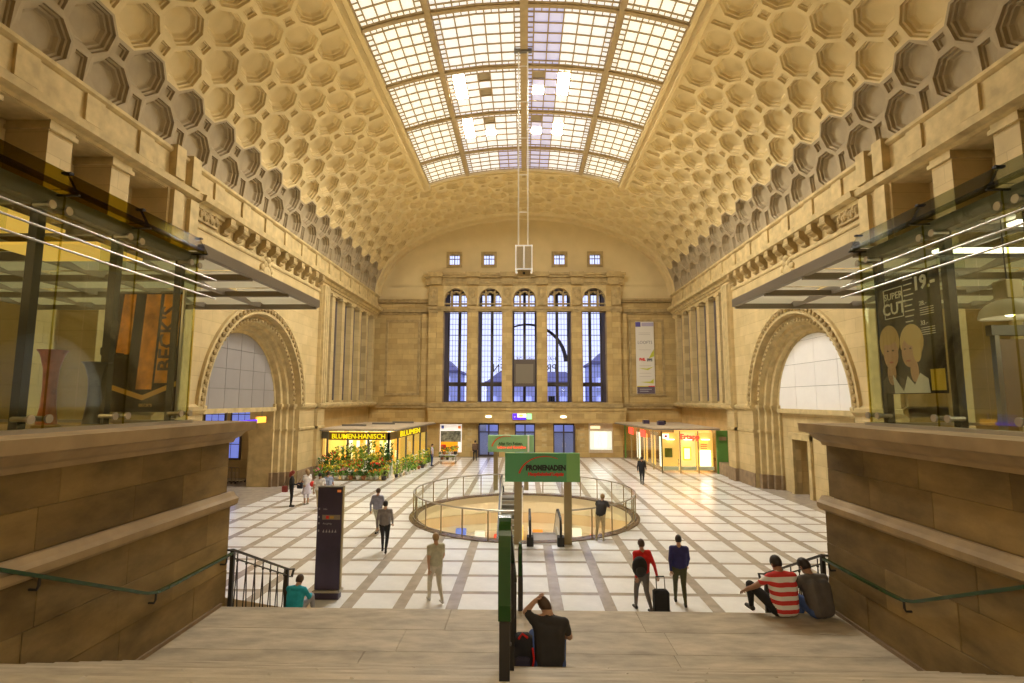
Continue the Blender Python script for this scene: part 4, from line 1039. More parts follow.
# tall flared vases in the left kiosk
for (x, y, c, h, lab) in ((-6.14, 6.75, (.42,.14,.05), 1.0, 'rust orange flared floor vase in the left kiosk'), (-5.62, 6.85, (.045,.045,.05), .85, 'charcoal flared floor vase beside the beer poster'), (-6.35, 5.9, (.75,.2,.03), .5, 'bright orange vase at the left edge of the left kiosk')):
    r = empty('floor_vase', (x, y, 4.83), lab, 'vase')
    b = MB(); b.lathe([(.12,4.83),(.11,4.9),(.085,5.1),(.075,4.83+h*.5),(.085,4.83+h*.75),(.13,4.83+h*.95),(.17,4.83+h),(.15,4.83+h),(.07,4.83+h*.75)], (x,y,0), 20, cap1=True); smooth_by_angle(b.build('vase_body', mat('vase_glaze', c, .3, var=.3, scale=9), r))
    bs = MB(); bs.lathe([(.15,4.83),(.15,4.86),(.1,4.88)], (x,y,0), 20); bs.build('vase_foot', mat('vase_foot_straw', (.35,.24,.07), .6), r)
# shelf the vases stand on
r = MB().box(-8.6, -5.98, 5.3, 7.6, 4.72, 4.83).build('display_counter', M['cap']); tag(r, 'low display counter under the vases in the left kiosk', 'counter')
# small wall screen and wall lamp
r = empty('wall_monitor', (-6.3, 7.9, 5.8), 'small black monitor on a post in the left kiosk', 'monitor')
MB().cbox(-6.42, -6.22, 7.85, 7.9, 5.86, 5.98, .008).build('housing', M['black'], r); MB().tube([(-6.32,7.9,5.9),(-6.32,8.2,5.9)], .015).build('arm', M['steel_dark'], r)

# ------------------------------------------------------------------ handrails
def wall_rail(s, label):
    root = empty('wall_handrail', (s*4.8, 7, 2.6), label, 'handrail')
    x = s*4.78
    pts = [(x, -1.0, 6.2-.05), (x, 2.76, 4.55), (x, 4.9, 3.66), (x, 6.9, 2.76), (x, 7.12, 2.70), (x, 7.4, 2.69), (x, 8.9, 2.69)]
    MB().flatbar([pts[0], pts[1], pts[2], pts[3], pts[4], pts[5], pts[6]], .05, .035).build('rail', M['green_rail'], root); rail_ = COL.objects[-1]
    for (y, z) in ((2.0, 4.88), (5.35, 3.46), (7.1, 2.70), (8.75, 2.69)):
        b = MB(); b.tube([(s*4.9, y, z-.13), (s*4.8, y, z-.13), (x, y, z-.09), (x, y, z)], .014, 8); b.tube([(s*4.905, y, z-.13), (s*4.88, y, z-.13)], .04, 10); b.build('bracket', M['iron'], rail_)
    return root
wall_rail(-1, 'green handrail bracketed to the left stair parapet'); wall_rail(1, 'green handrail bracketed to the right stair parapet')
def flight_rail(s, label):
    root = empty('iron_balustrade', (s*4.8, 10, 0.9), label, 'balustrade')
    x = s*4.84; sl = RS2/TR
    top = lambda y: 2.72 - sl*(y-9.0)
    MB().flatbar([(x, 8.9, 2.74), (x, 9.02, 2.72), (x, 11.25, top(11.25)), (x + s*.0, 11.5, top(11.4)), (x, 11.42, top(11.42)-.12), (x, 11.2, top(11.2)-.14)], .045, .03).build('handrail', M['iron'], root)
    MB().flatbar([(x, 9.0, top(9.0)-.12), (x, 11.2, top(11.2)-.12)], .02, .02).build('lower_rail', M['iron'], root)
    for y in (9.04, 11.18):
        MB().box(x-.03, x+.03, y-.03, y+.03, ZL - RS2*math.ceil((y-YL1)/TR) - .02, top(y)).build('newel', M['iron'], root)
    n = 7
    for i in range(n):
        y = 9.2 + 1.85*i/(n-1); zb = ZL - RS2*((y-YL1)/TR) - .12; zt = top(y)-.02
        b = MB(); b.tube([(x, y, zt), (x, y, zt-.15), (x, y-.07, zb)], .011, 6); b.tube([(x, y, zt-.15), (x, y+.07, zb)], .011, 6); b.sphere((x, y, zt-.12), .025, 6, 4)
        b.build('baluster', M['iron'], root)
    return root
flight_rail(-1, 'black wrought iron balustrade at the left of the lower flight'); flight_rail(1, 'black wrought iron balustrade behind the seated pair')
# centre railing with a broad green hand band
def centre_rail(y0, y1, zt0, x, zb, label, loop=.64):
    root = empty('centre_railing', (x, (y0+y1)/2, zb(y1)), label, 'railing')
    sl = RS/TR
    zt = lambda y: zt0 - sl*(y-y0)
    n = 8; R = .16
    pts = [(x, y0+.10, zt0-loop), (x, y0+.02, zt0-loop+.03), (x, y0-.0, zt0-loop+.12), (x, y0, zt0-R)] + [(x, y0+R*.9-R*.9*math.cos(PI/2*i/n), zt0-R+R*.95*math.sin(PI/2*i/n)) for i in range(1, n)] + [(x, y0+R+.1, zt(y0+R+.1)), (x, y1, zt(y1))]
    MB().flatbar(pts, .08 if y0 < 5 else .05, .045).build('hand_band', M['green_rail'], root)
    for y in (y0+.06, (y0+y1)/2, y1-.05): MB().box(x-.034, x+.034, y-.03, y+.03, zb(y), zt(y)-.03).build('post', M['iron'], root)
    MB().flatbar([(x, y0+.05, zt(y0+.05)-.75), (x, y1, zt(y1)-.75)], .03, .03).build('lower_rail', M['iron'], root)
    k = int((y1-y0)/.12)
    for i in range(1, k):
        y = y0 + .05 + (y1-y0-.1)*i/k
        b = MB(); b.tube([(x, y, zt(y)-.05), (x, y-.03, zt(y)-.3), (x, y+.03, zt(y)-.55), (x, y, zt(y)-.75)], .010, 5)
        b.sphere((x, y, zt(y)-.42), (.02,.03,.04), 6, 4); b.build('baluster', M['iron'], root)
    return root
centre_rail(3.55, 6.75, 4.42, -.125, lambda y: ZL + RS*math.ceil(max(0, (YL0-y))/TR - 1e-6) if y < YL0 else ZL, 'green capped iron railing in the middle of the upper flight')
centre_rail(8.72, 12.6, 2.92, -.06, lambda y: max(0, ZL - RS2*math.ceil(max(0, y-YL1)/TR)), 'green capped iron railing in the middle of the lower flight', .5)

# ------------------------------------------------------------------ information stele
r = empty('information_stele', (-5.17, 14.45, 0), 'tall dark navy information stele standing at the foot of the stairs', 'stele')
MB().cbox(-5.50, -4.85, 14.40, 14.58, .24, 2.86, .012).build('panel', M['navy'], r); panel = bpy.context.scene.collection.objects[-1]
bx3('side_strip', M['olive'], r, -4.85, -4.835, 14.42, 14.56, .24, 2.86)
MB().cbox(-5.50, -4.85, 14.38, 14.60, 0, .18, .01).build('base', M['navy'], r); bx3('base_rim', M['steel'], r, -5.54, -4.81, 14.34, 14.64, .18, .24)
bx3('top_cap', M['steel_dark'], r, -5.51, -4.835, 14.39, 14.59, 2.86, 2.885)
r = panel; sw = mat('stele_white_print', (.42, .42, .5), .5)
bx3('logo', M['orange'], r, -4.98, -4.88, 14.392, 14.4, 2.74, 2.8)
text('lettering', 'DB', .05, (-4.93, 14.390, 2.77), FACE_ME, sw, r, .001)
for (z, w) in ((2.30, .12), (1.93, .30)): text('lettering', {2.30: 'Info', 1.93: 'Ausgang'}[z], .07, (-5.34, 14.395, z), FACE_ME, sw, r, .001, align='LEFT')
bx3('label_strip', mat('stele_strip', (.30, .26, .2), .5), r, -5.36, -4.88, 14.393, 14.4, 2.03, 2.15); bx3('red_mark', M['sign_red'], r, -5.26, -5.18, 14.39, 14.393, 2.05, 2.13); bx3('amber_mark', mat('stele_amber', (.6,.35,.05), .5), r, -5.15, -5.05, 14.39, 14.393, 2.06, 2.12)
ic = MB()
for i in range(5): ic.prism([(-5.34+.08*i, 14.395, 1.70), (-5.29+.08*i, 14.395, 1.70), (-5.31+.08*i, 14.395, 1.78)], (0, -.002, 0))
for z in (2.30, 2.09, 1.93, 1.74): ic.box(-5.46, -5.43, 14.395, 14.4, z-.02, z+.03)
ic.build('pictograms', sw, r)

# ------------------------------------------------------------------ green signs by the well
def arc_band(cx, cz, R, a0, a1, w0, w1, y, n=18, kx=1.25):
    o, i_ = [], []
    for k in range(n+1):
        a = a0 + (a1-a0)*k/n; w = w0 + (w1-w0)*k/n
        o.append((cx+(R+w/2)*math.cos(a)*kx, y, cz+(R+w/2)*math.sin(a))); i_.append((cx+(R-w/2)*math.cos(a)*kx, y, cz+(R-w/2)*math.sin(a)))
    b = MB(); b.rings([o, i_], closed=False); b.rings([[(x, y-.008, z) for x, y, z in o], [(x, y-.008, z) for x, y, z in i_]], closed=False); b.rings([o, [(x, y-.008, z) for x, y, z in o]], closed=False)
    return b
r = empty('green_sign', (.68, 19.9, 0), 'larger dark green shopping arcade sign on two posts before the well', 'sign', 'green signs at the escalators')
for x in (-.22, 1.6): MB().cbox(x-.14, x+.14, 19.88, 20.02, 0, 2.24, .01).build('post', M['olive'], r)
MB().cbox(-.7, 2.05, 19.86, 20.04, 2.22, 3.24, .01).build('panel', M['sign_green'], r); r = bpy.data.objects[bpy.context.scene.collection.objects[-1].name]
bx3('light_panel', M['sign_green2'], r, 1.56, 2.05, 19.85, 19.862, 2.23, 3.23); bx3('top_edge', M['sign_green2'], r, -.7, 2.05, 19.86, 20.04, 3.24, 3.26)
arc_band(.78, 2.36, .78, math.radians(168), math.radians(62), .055, .02, 19.858).build('red_arc', M['sign_red'], r)
text('lettering', 'PROMENADEN', .26, (.80, 19.852, 2.72), FACE_ME, M['sign_black'], r, .004, bold=.016, sx=.84)
text('lettering', 'Hauptbahnhof Leipzig', .165, (.80, 19.852, 2.50), FACE_ME, M['sign_red'], r, .004, bold=.010, sx=.90)
r = empty('green_sign', (-1.3, 31.5, 0), 'smaller looking pale green sign behind the well', 'sign', 'green signs at the escalators')
MB().cbox(-1.78, -1.52, 31.5, 31.62, 0, 2.2, .01).build('post', M['olive'], r); MB().cbox(.0, .26, 31.5, 31.62, 0, 2.2, .01).build('post', M['olive'], r)
MB().cbox(-2.11, .58, 31.46, 31.66, 2.18, 3.15, .01).build('panel', mat('sign_pale_green', (.28,.52,.26), .4), r); r = bpy.data.objects[bpy.context.scene.collection.objects[-1].name]; bx3('white_bar', M['white'], r, .2, .31, 31.45, 31.46, 2.19, 3.14)
arc_band(-1.0, 2.40, .70, math.radians(172), math.radians(75), .07, .03, 31.455).build('red_arc', mat('sign_orange_red', (.8,.1,.02), .5), r)
text('lettering', 'Alles fürs Reisen,', .23, (-.78, 31.452, 2.66), FACE_ME, mat('sign_dark_green_ink', (.04,.1,.03), .5), r, .004, bold=.005, sx=.9)
text('lettering', 'Leben und Genießen', .215, (-.72, 31.452, 2.45), FACE_ME, M['neon_red'], r, .004, bold=.004, sx=.92)

# ------------------------------------------------------------------ well balustrade
r = empty('well_balustrade', (0, WY, 0), 'circular glass balustrade with steel posts around the floor well', 'balustrade')
RB = WR + .16; gap_n = math.radians(14); 
def cp(a, z, rr=RB): return (WX + rr*math.sin(a), WY - rr*math.cos(a), z)    # a = 0 faces the viewer
segs = [(math.radians(18.5), math.radians(168)), (math.radians(183), math.radians(357))]   # openings: near right escalator, far left escalator
for (a0, a1) in segs:
    n = max(2, round((a1-a0)*RB/1.12)); N2 = n*4
    MB().tube([cp(a0+(a1-a0)*i/N2, 1.1) for i in range(N2+1)], .032, 8).build('handrail', M['steel'], r)
    MB().tube([cp(a0+(a1-a0)*i/N2, .1) for i in range(N2+1)], .015, 6).build('foot_rail', M['steel'], r)
    for i in range(n+1):
        a = a0+(a1-a0)*i/n; MB().tube([cp(a, .02), cp(a, 1.1)], .028, 8).build('post', M['olive'], r)
        if i < n:
            p = MB(); b0, b1 = a+.02, a+(a1-a0)/n-.02
            p.rings([[cp(b0+(b1-b0)*k/3, z, RB-.006) for k in range(4)] for z in (.14, 1.02)], closed=False); p.build('glass_pane', M['glass'], r)

# ------------------------------------------------------------------ escalators
def escalator(x0, x1, yt, dirn, label):
    root = empty('escalator', ((x0+x1)/2, yt, -4.5), label, 'escalator')
    def Q(t, z): return (yt + dirn*t, z)     # t along travel from the top end
    run = [(-.9, 0), (.6, 0), (1.0, -.12), (7.6, -4.3), (8.2, -4.5), (9.4, -4.5)]
    for x, nm in ((x0, 'balustrade'), (x1, 'balustrade')):
        b = MB(); lo_ = [(x, *Q(t, z)) for t, z in run]; hi = [(x, *Q(t, z+.9)) for t, z in run]
        for dx in (-.03, .03): b.rings([[(p[0]+dx, p[1], p[2]) for p in lo_], [(p[0]+dx, p[1], p[2]) for p in hi]], closed=False)
        b.build(nm, mat('escalator_panel', (.85,.83,.78), .3), root)
        MB().flatbar([(x, *Q(-1.1, .3)), (x, *Q(-1.15, .6)), (x, *Q(-1.0, .88))] + [(x, *Q(t, z+.95)) for t, z in run], .08, .06).build('handrail', M['black'], root)
        MB().box(x-.12, x+.12, *sorted((yt-dirn*1.15, yt-dirn*.75)), 0, .32).build('newel', M['black'], root)
        MB().flatbar([(x, *Q(t, z+.2)) for t, z in run], .14, .2).build('skirt', M['white'], root)
    for k in range(26):
        t = .3 + .3*k; z = 0 if t < .7 else max(-4.5, -.12-(t-1.0)*.633) if t > 1 else -.1
        MB().box(x0+.08, x1-.08, *sorted((yt+dirn*t, yt+dirn*(t+.32))), z-.25, z).build('tread', M['steel_dark'] if k % 2 else M['steel'], root)
    MB().box(x0-.1, x1+.1, *sorted((yt-dirn*.9, yt+dirn*.35)), -.02, .008).build('landing_plate', M['steel'], root)
    return root
escalator(.22, 1.32, 20.75, 1, 'descending escalator with black handrails behind the dark green sign')
escalator(-1.25, -.15, 29.9, -1, 'pale escalator rising from the lower level at the far side of the well')

# ------------------------------------------------------------------ hanging light column
r = empty('hanging_lamp', (0, 25.0, 11.0), 'white lantern hung on a long twin tube ladder from the skylight', 'lamp')
for x in (-.27, .19): MB().tube([(x, 25, 12.5), (x, 25, 22.8)], .035, 8).build('tube', M['white'], r)
for z in (14.3, 16.2, 18.1, 20.0, 21.9): MB().tube([(-.27, 25, z), (.19, 25, z)], .02, 6).build('rung', M['white'], r)
b = MB()
for x in (-.39, .38):
    for y in (24.62, 25.38): b.box(x-.025, x+.025, y-.025, y+.025, 11.38, 12.55)
for z in (11.38, 12.52):
    for y in (24.62, 25.38): b.box(-.41, .40, y-.025, y+.025, z-.025, z+.025)
    for x in (-.39, .38): b.box(x-.025, x+.025, 24.62, 25.38, z-.025, z+.025)
b.box(-.03, .03, 24.6, 24.64, 11.38, 12.52); b.build('lantern_frame', emit('lantern_white', (1,.97,.9), .35), r)
for (x0, x1) in ((-.36, -.03), (.03, .35)):
    MB().box(x0, x1, 24.63, 24.645, 11.41, 12.5).build('grille_panel', mat('grille_cream', (.78,.68,.48), .6, var=.15, scale=30), r)
MB().box(-.36, .36, 24.65, 25.36, 11.42, 12.48).build('lantern_core', mat('lantern_core_tan', (.82,.74,.56), .6), r)
b = MB(); b.box(-.3, .3, 24.72, 25.28, 11.05, 11.38); b.build('speaker_box', M['carved_dark'], r); MB().tube([(0, 24.70, 11.2), (0, 24.73, 11.2)], .06, 12).build('speaker_port', M['black'], r)
MB().box(-.5, .4, 24.9, 25.1, 22.65, 22.8).build('ceiling_bracket', M['steel_dark'], r)

# ------------------------------------------------------------------ flower shop (left)
FS = empty('flower_shop', (-11, 40, 0), 'glazed flower shop pavilion with yellow neon lettering by the left wall', 'shop')
A_, B_, C_, D_ = (-13.4, 36.4), (-9.2, 36.4), (-8.5, 46.6), (-13.7, 46.6)
ZR = 3.1
def lerp(p, q, t): return (p[0]+(q[0]-p[0])*t, p[1]+(q[1]-p[1])*t)
def wall_panels(p, q, n, root, m, z0=.15, z1=2.85, nm='glass_pane'):
    for i in range(n):
        a, b_ = lerp(p, q, i/n), lerp(p, q, (i+1)/n)
        dx, dy = q[0]-p[0], q[1]-p[1]; l = math.hypot(dx, dy); ux, uy = dx/l*.05, dy/l*.05
        nx, ny = -dy/l*.012, dx/l*.012
        MB().prism([(a[0]+ux, a[1]+uy, z0), (b_[0]-ux, b_[1]-uy, z0), (b_[0]-ux, b_[1]-uy, z1), (a[0]+ux, a[1]+uy, z1)], (nx, ny, 0)).build(nm, m, root)
def posts(p, q, n, root, m, z1=3.0, w=.06):
    for i in range(n+1):
        a = lerp(p, q, i/n); MB().box(a[0]-w, a[0]+w, a[1]-w, a[1]+w, 0, z1).build('post', m, root)
wall_panels(A_, B_, 3, FS, M['glass']); wall_panels(B_, C_, 5, FS, M['glass'])
posts(A_, B_, 3, FS, M['steel_dark']); posts(B_, C_, 5, FS, M['steel_dark'])
b = MB(); b.prism([(-14.0, 36.0, ZR), (-8.75, 36.0, ZR), (-7.9, 47.2, ZR), (-14.0, 47.2, ZR)], (0, 0, .14)); b.build('roof_slab', M['roof_cream'], FS)
b = MB(); b.flatbar([(-14.0, 36.0, ZR+.02), (-8.75, 36.0, ZR+.02), (-7.9, 47.2, ZR+.02)], .06, .22, (0, 0, 1)); b.build('roof_edge', M['steel_dark'], FS)
for (x, y) in ((-12.6, 39.5), (-11.2, 42.5), (-10.2, 45)): MB().box(x-.9, x+.9, y-.05, y+.05, ZR+.14, ZR+.28).build('roof_rib', M['steel_dark'], FS)
# lit back wall and ceiling lamps
b = MB(); b.box(-13.75, -13.6, 36.5, 46.6, .1, 3.05); b.build('lit_back_wall', M['lit_yellow'], FS)
b = MB(); b.box(-13.6, -8.6, 46.5, 46.6, .1, 3.05); b.build('lit_end_wall', M['lit_yellow'], FS)
b = MB(); b.box(-13.55, -9.3, 40.2, 40.3, .1, 2.9); b.build('partition', emit('lit_partition', (1.0,.72,.22), .5), FS)
for i in range(5):
    MB().box(-13.0+.85*i, -12.5+.85*i, 37.0, 39.6, 3.02, 3.06).build('ceiling_lamp', emit('shop_lamp', (1,.85,.5), 4), FS)
for i in range(14):
    z = .6+.35*(i % 6); x = -13.3+.29*i; bx3('goods_panel', [emit('goods_orange', (1,.35,.04), .5), emit('goods_cream', (1,.85,.5), .9), emit('goods_green', (.35,.5,.05), .4), M['lit_white']][i % 4], FS, x-.11, x+.11, 40.02, 40.08, z, z+.5)
for i in range(6):
    x = -13.1+.72*i; MB().box(x-.22, x+.22, 40.1, 40.18, .9+.3*(i % 2), 2.3).build('shelf_panel', [M['lit_white'], emit('lit_amber_goods', (1,.45,.08), .8)][i % 2], FS)
bx3('fascia', M['steel_dark'], FS, -13.95, -13.3, 36.3, 36.4, 2.55, 3.05)
hd = mat('shop_header_brown', (.26,.17,.045), .6); hdo = bx3('header_panel', hd, FS, -13.3, -9.15, 36.36, 36.42, 2.46, 2.98)
q_ = MB(); q_.prism([(B_[0]+.02, B_[1], 2.46), (C_[0]+.02, C_[1], 2.46), (C_[0]+.02, C_[1], 2.98), (B_[0]+.02, B_[1], 2.98)], (.05, 0, 0)); hds = q_.build('header_panel', hd, FS)
text('lettering', 'BLUMEN-HANISCH', .46, (-11.25, 36.3, 2.70), FACE_ME, M['neon_yellow'], hdo, .02, bold=.002, sx=.95)
ang = math.atan2(C_[1]-B_[1], C_[0]-B_[0])
text('lettering', 'BLUMEN', .55, (-8.72, 41.2, 2.72), (PI/2, 0, ang), M['neon_yellow'], hds, .02, bold=.0, sx=2.6)
# plants set out in front
leafm = [mat('leaf_dark', (.05,.15,.02), .5, var=.3), mat('leaf_mid', (.15,.32,.04), .5, var=.3), mat('leaf_lime', (.36,.50,.05), .5, var=.3)]
flom = [mat('flower_red', (.75,.05,.02), .5), mat('flower_orange', (.9,.28,.02), .5), mat('flower_yellow', (.9,.62,.03), .5), mat('flower_white', (.85,.82,.72), .5), mat('flower_pink', (.8,.22,.3), .5)]
potm = [mat('terracotta_pot', (.36,.13,.05), .7), mat('white_pot', (.7,.66,.58), .5), mat('dark_pot', (.06,.05,.045), .5)]
def plant_meshes(seed, tall, flower):
    rnd = random.Random(seed); lf = MB(); fl_ = MB(); h = .95 if tall else .42; rad = .2 if tall else .24
    for i in range(95 if tall else 85):
        a, rr, z = rnd.uniform(0, 2*PI), rad*math.sqrt(rnd.random()), .22 + h*rnd.random()
        if tall: rr *= .5+.7*(z/(h+.22))
        c = Vector((rr*math.cos(a), rr*math.sin(a), z)); d = Vector((math.cos(a), math.sin(a), rnd.uniform(.2, 1.2))).normalized(); s_ = rnd.uniform(.07, .14)*(1.3 if tall else 1)
        w = d.cross(Vector((rnd.uniform(-1,1), rnd.uniform(-1,1), .3))).normalized()
        lf.poly([c - d*s_*.2, c + d*s_*.5 + w*s_*.35, c + d*s_*1.2, c + d*s_*.5 - w*s_*.35])
    if flower:
        for i in range(9):
            a, rr = rnd.uniform(0, 2*PI), rad*1.05*math.sqrt(rnd.random()); fl_.sphere((rr*math.cos(a), rr*math.sin(a), .28+h*rnd.uniform(.6, 1.05)), rnd.uniform(.035,.06), 6, 4)
    return lf.mesh('foliage'), fl_.mesh('blossoms') if flower else None
pot_me = []
for m_ in potm:
    b = MB(); b.lathe([(.10,0),(.11,.02),(.15,.20),(.165,.20),(.165,.24),(.14,.24),(.13,.21)], n=12); me = b.mesh('pot'); me.materials.append(m_); pot_me.append(me)
protos = []
for i in range(10):
    tall = i >= 7; f, g = plant_meshes(100+i, tall, i % 5 != 4 or tall is False)
    f.materials.append(leafm[i % 3])
    if g: g.materials.append(flom[i % 5])
    protos.append((f, g, tall))
fnames = ['red', 'orange', 'yellow', 'white', 'pink']
rnd = random.Random(5)
def place_plant(x, y, z, i, lab):
    f, g, tall = protos[i]
    r = lempty('potted_plant', (x, y, z), lab, 'plant', 'plants on display at the flower shop')
    for nm, me in (('pot', pot_me[i % 3]), ('foliage', f), ('blossoms', g)):
        if me: o = bpy.data.objects.new(nm, me); COL.objects.link(o); o.parent = r
    r.rotation_euler = (0, 0, rnd.uniform(0, 6.28)); sc_ = rnd.uniform(.8, 1.1); r.scale = (sc_, sc_, sc_)
ORD = ['first', 'second', 'third', 'fourth', 'fifth', 'sixth', 'seventh', 'eighth', 'ninth', 'tenth', 'eleventh', 'twelfth', 'thirteenth', 'fourteenth']
row_n = ['front row', 'second row', 'third row', 'top row']
# tiered stands
for t in range(4):
    yy = 34.75 + .42*t; hh = .06 + .28*t
    sd = empty('flower_stand', (-11.2, yy, 0), ['lowest slatted stand along the flower shop front', 'second slatted stand of the flower display', 'third slatted stand of the flower display', 'highest slatted stand against the flower shop glass'][t], 'stand')
    for i in range(3): MB().box(-13.5, -8.9+.0*t, yy-.18+.13*i, yy-.08+.13*i, hh-.04, hh).build('slat', M['olive'], sd)
    for x in (-13.3, -11.2, -9.1): MB().box(x-.03, x+.03, yy-.15, yy+.15, 0, hh-.04).build('leg', M['olive'], sd)
    n_ = 11
    for k in range(n_):
        i = rnd.choice([0,1,2,3,4,5,6]) if t < 3 else rnd.choice([7,8,9,0,2])
        tall = protos[i][2]; col = fnames[i % 5] if protos[i][1] else 'green'
        place_plant(-13.3+4.25*k/(n_-1)+rnd.uniform(-.06,.06), yy, hh, i, '%s%s pot plant, %s of the flower stand, %s from the left wall' % ('tall ' if tall else 'low ', col, row_n[t], ORD[k]))
for k in range(14):     # along the side of the shop
    i = rnd.choice([0,1,2,3,5,7,8]); tall = protos[i][2]
    x, y = -8.75+.055*k+rnd.uniform(-.1,.3), 36.3+.62*k
    place_plant(x+.25, y, 0, i, '%s %s plant along the shop side glass, %s from the near corner' % ('tall' if tall else 'low', fnames[i % 5], ORD[k]))
for k in range(9):      # inside, seen through the glass
    i = rnd.choice([7,8,9]); x = -13.1+.47*k
    place_plant(x, 37.3+.5*(k % 2), .5+.3*(k % 3), i, 'tall %s plant behind the flower shop glass, %s from the left wall' % (fnames[i % 5], ORD[k]))
    t_ = MB().box(x-.2, x+.2, 37.1+.5*(k % 2), 37.5+.5*(k % 2), 0, .5+.3*(k % 3)).build('plinth_block', M['white']); tag(t_, 'white display block inside the flower shop, %s from the left wall' % ORD[k], 'display block', 'display blocks in the flower shop')
r = empty('flower_trolley', (-6.2, 44, 0), 'white trolley of cut flowers beside the flower shop corner', 'trolley')
bx3('tray', M['white'], r, -6.9, -5.5, 43.7, 44.4, .7, .76)
for x in (-6.8, -5.6): 
    for y in (43.8, 44.3): MB().box(x-.025, x+.025, y-.025, y+.025, .0, .7).build('leg', M['steel'], r)
bx3('tray', M['white'], r, -6.9, -5.5, 43.7, 44.4, .25, .3)
for k in range(6):
    x, y = -6.75+.23*k, 44.05+.15*(-1)**k
    place_plant(x, y, .76 if k % 2 else .3, [3,0,2,1,4,5][k], 'small %s bunch on the white trolley, %s from the shop' % (fnames[[3,0,2,1,4,0][k]], ORD[k]))

# ------------------------------------------------------------------ shop pavilion (right)
RS_ = empty('snack_shop', (12, 43, 0), 'lit glazed snack shop pavilion with red lettering by the right wall', 'shop')
A2, B2, C2 = (13.85, 39.1), (9.95, 39.1), (9.25, 49.2)
wall_panels(B2, A2, 3, RS_, M['glass']); wall_panels(C2, B2, 5, RS_, M['glass'])
posts(B2, A2, 3, RS_, M['olive'], w=.035); posts(B2, C2, 5, RS_, M['olive'], w=.035)
b = MB(); b.prism([(14.0, 38.7, ZR), (14.0, 49.0, ZR), (8.3, 49.0, ZR), (9.5, 38.7, ZR)], (0, 0, .14)); b.build('roof_slab', M['roof_cream'], RS_)
b = MB(); b.flatbar([(14.0, 38.7, ZR+.02), (9.5, 38.7, ZR+.02), (8.3, 49.0, ZR+.02)], .06, .2, (0, 0, 1)); b.build('roof_edge', M['steel_dark'], RS_)
MB().box(13.85, 14.62, 38.95, 39.1, 0, 3.05).build('green_panel', M['shop_green'], RS_); bx3('panel_box', M['plinth'], RS_, 14.0, 14.5, 38.85, 38.95, 2.35, 2.6)
bx3('green_panel', M['shop_green'], RS_, 9.15, 9.25, 49.0, 49.25, 0, 3.05)
lw = emit('lit_warm_showcase', (1.0, .60, .16), .7)
for i in range(3):
    x0 = 10.05+1.27*i; bx3('showcase_back', [lw, emit('lit_cream_showcase', (1,.72,.30), .85), lw][i], RS_, x0, x0+1.15, 39.5, 39.6, .2, 2.85)
    bx3('showcase_lamp', emit('showcase_lamp', (1, .95, .8), 4), RS_, x0+.3, x0+.85, 39.2, 39.45, 2.35, 2.4); bx3('showcase_shelf', M['white'], RS_, x0+.05, x0+1.1, 39.2, 39.5, .2, .45)
bx3('menu_board', mat('menu_olive', (.25,.24,.03), .5), RS_, 10.2, 10.75, 39.3, 39.34, 1.1, 1.75); bx3('menu_board', emit('menu_yellow', (1,.72,.05), .9), RS_, 11.5, 12.1, 39.3, 39.34, .9, 1.85)
bx3('menu_sheet', M['lit_white'], RS_, 11.6, 12.0, 39.27, 39.3, 1.0, 1.75)
bx3('white_display', emit('bright_display', (1,.98,.92), 2.5), RS_, 12.75, 13.5, 39.3, 39.36, .5, 1.6)
for k in range(3): bx3('red_stripe', M['neon_red'], RS_, 12.8, 13.25, 39.28, 39.3, 1.72+.14*k, 1.78+.14*k)
bx3('yellow_sign', emit('yellow_sign', (1,.85,.1), 1.2), RS_, 12.75, 13.3, 39.28, 39.3, 2.15, 2.28)
bx3('logo_panel', emit('logo_white', (1,.93,.85), 1.2), RS_, 10.0, 10.45, 39.0, 39.04, 2.45, 2.8); bx3('logo_mark', M['sign_red'], RS_, 10.14, 10.3, 38.98, 39.0, 2.55, 2.7)
text('lettering', 'Ertapp', .52, (11.95, 39.0, 2.58), FACE_ME, M['neon_red'], RS_, .02, bold=.02)
ang2 = math.atan2(B2[1]-C2[1], B2[0]-C2[0])
for k, t in enumerate((.25, .55)):
    p = lerp(B2, C2, t*1.4 if k else .42); bx3('red_sign', M['neon_red'], RS_, p[0]-.14, p[0]-.08, p[1]-.9, p[1]+.9, 2.3, 2.85)
for k in range(4):
    p = lerp(B2, C2, .12+.2*k); bx3('side_showcase', [M['lit_white'], lw, lw, M['lit_white']][k], RS_, p[0]+.35, p[0]+.42, p[1]-.6, p[1]+.6, .3, 2.5)
bx3('lit_back_wall', lw, RS_, 13.6, 13.75, 39.7, 49, .1, 3.0)
for i in range(4): bx3('ceiling_lamp', emit('shop_lamp_right', (1,.93,.75), 4), RS_, 10.4, 13.2, 40.5+2.2*i, 40.7+2.2*i, 3.0, 3.04)
for (x, y) in ((10.3, 45.5), (10.9, 43.0), (11.4, 44.5)):
    o = MB().cbox(x-.25, x+.25, y-.25, y+.25, ZR+.14, ZR+.45, .02).build('roof_unit', [M['dark_pane'], M['navy'], M['iron']][int(x*10) % 3], RS_)

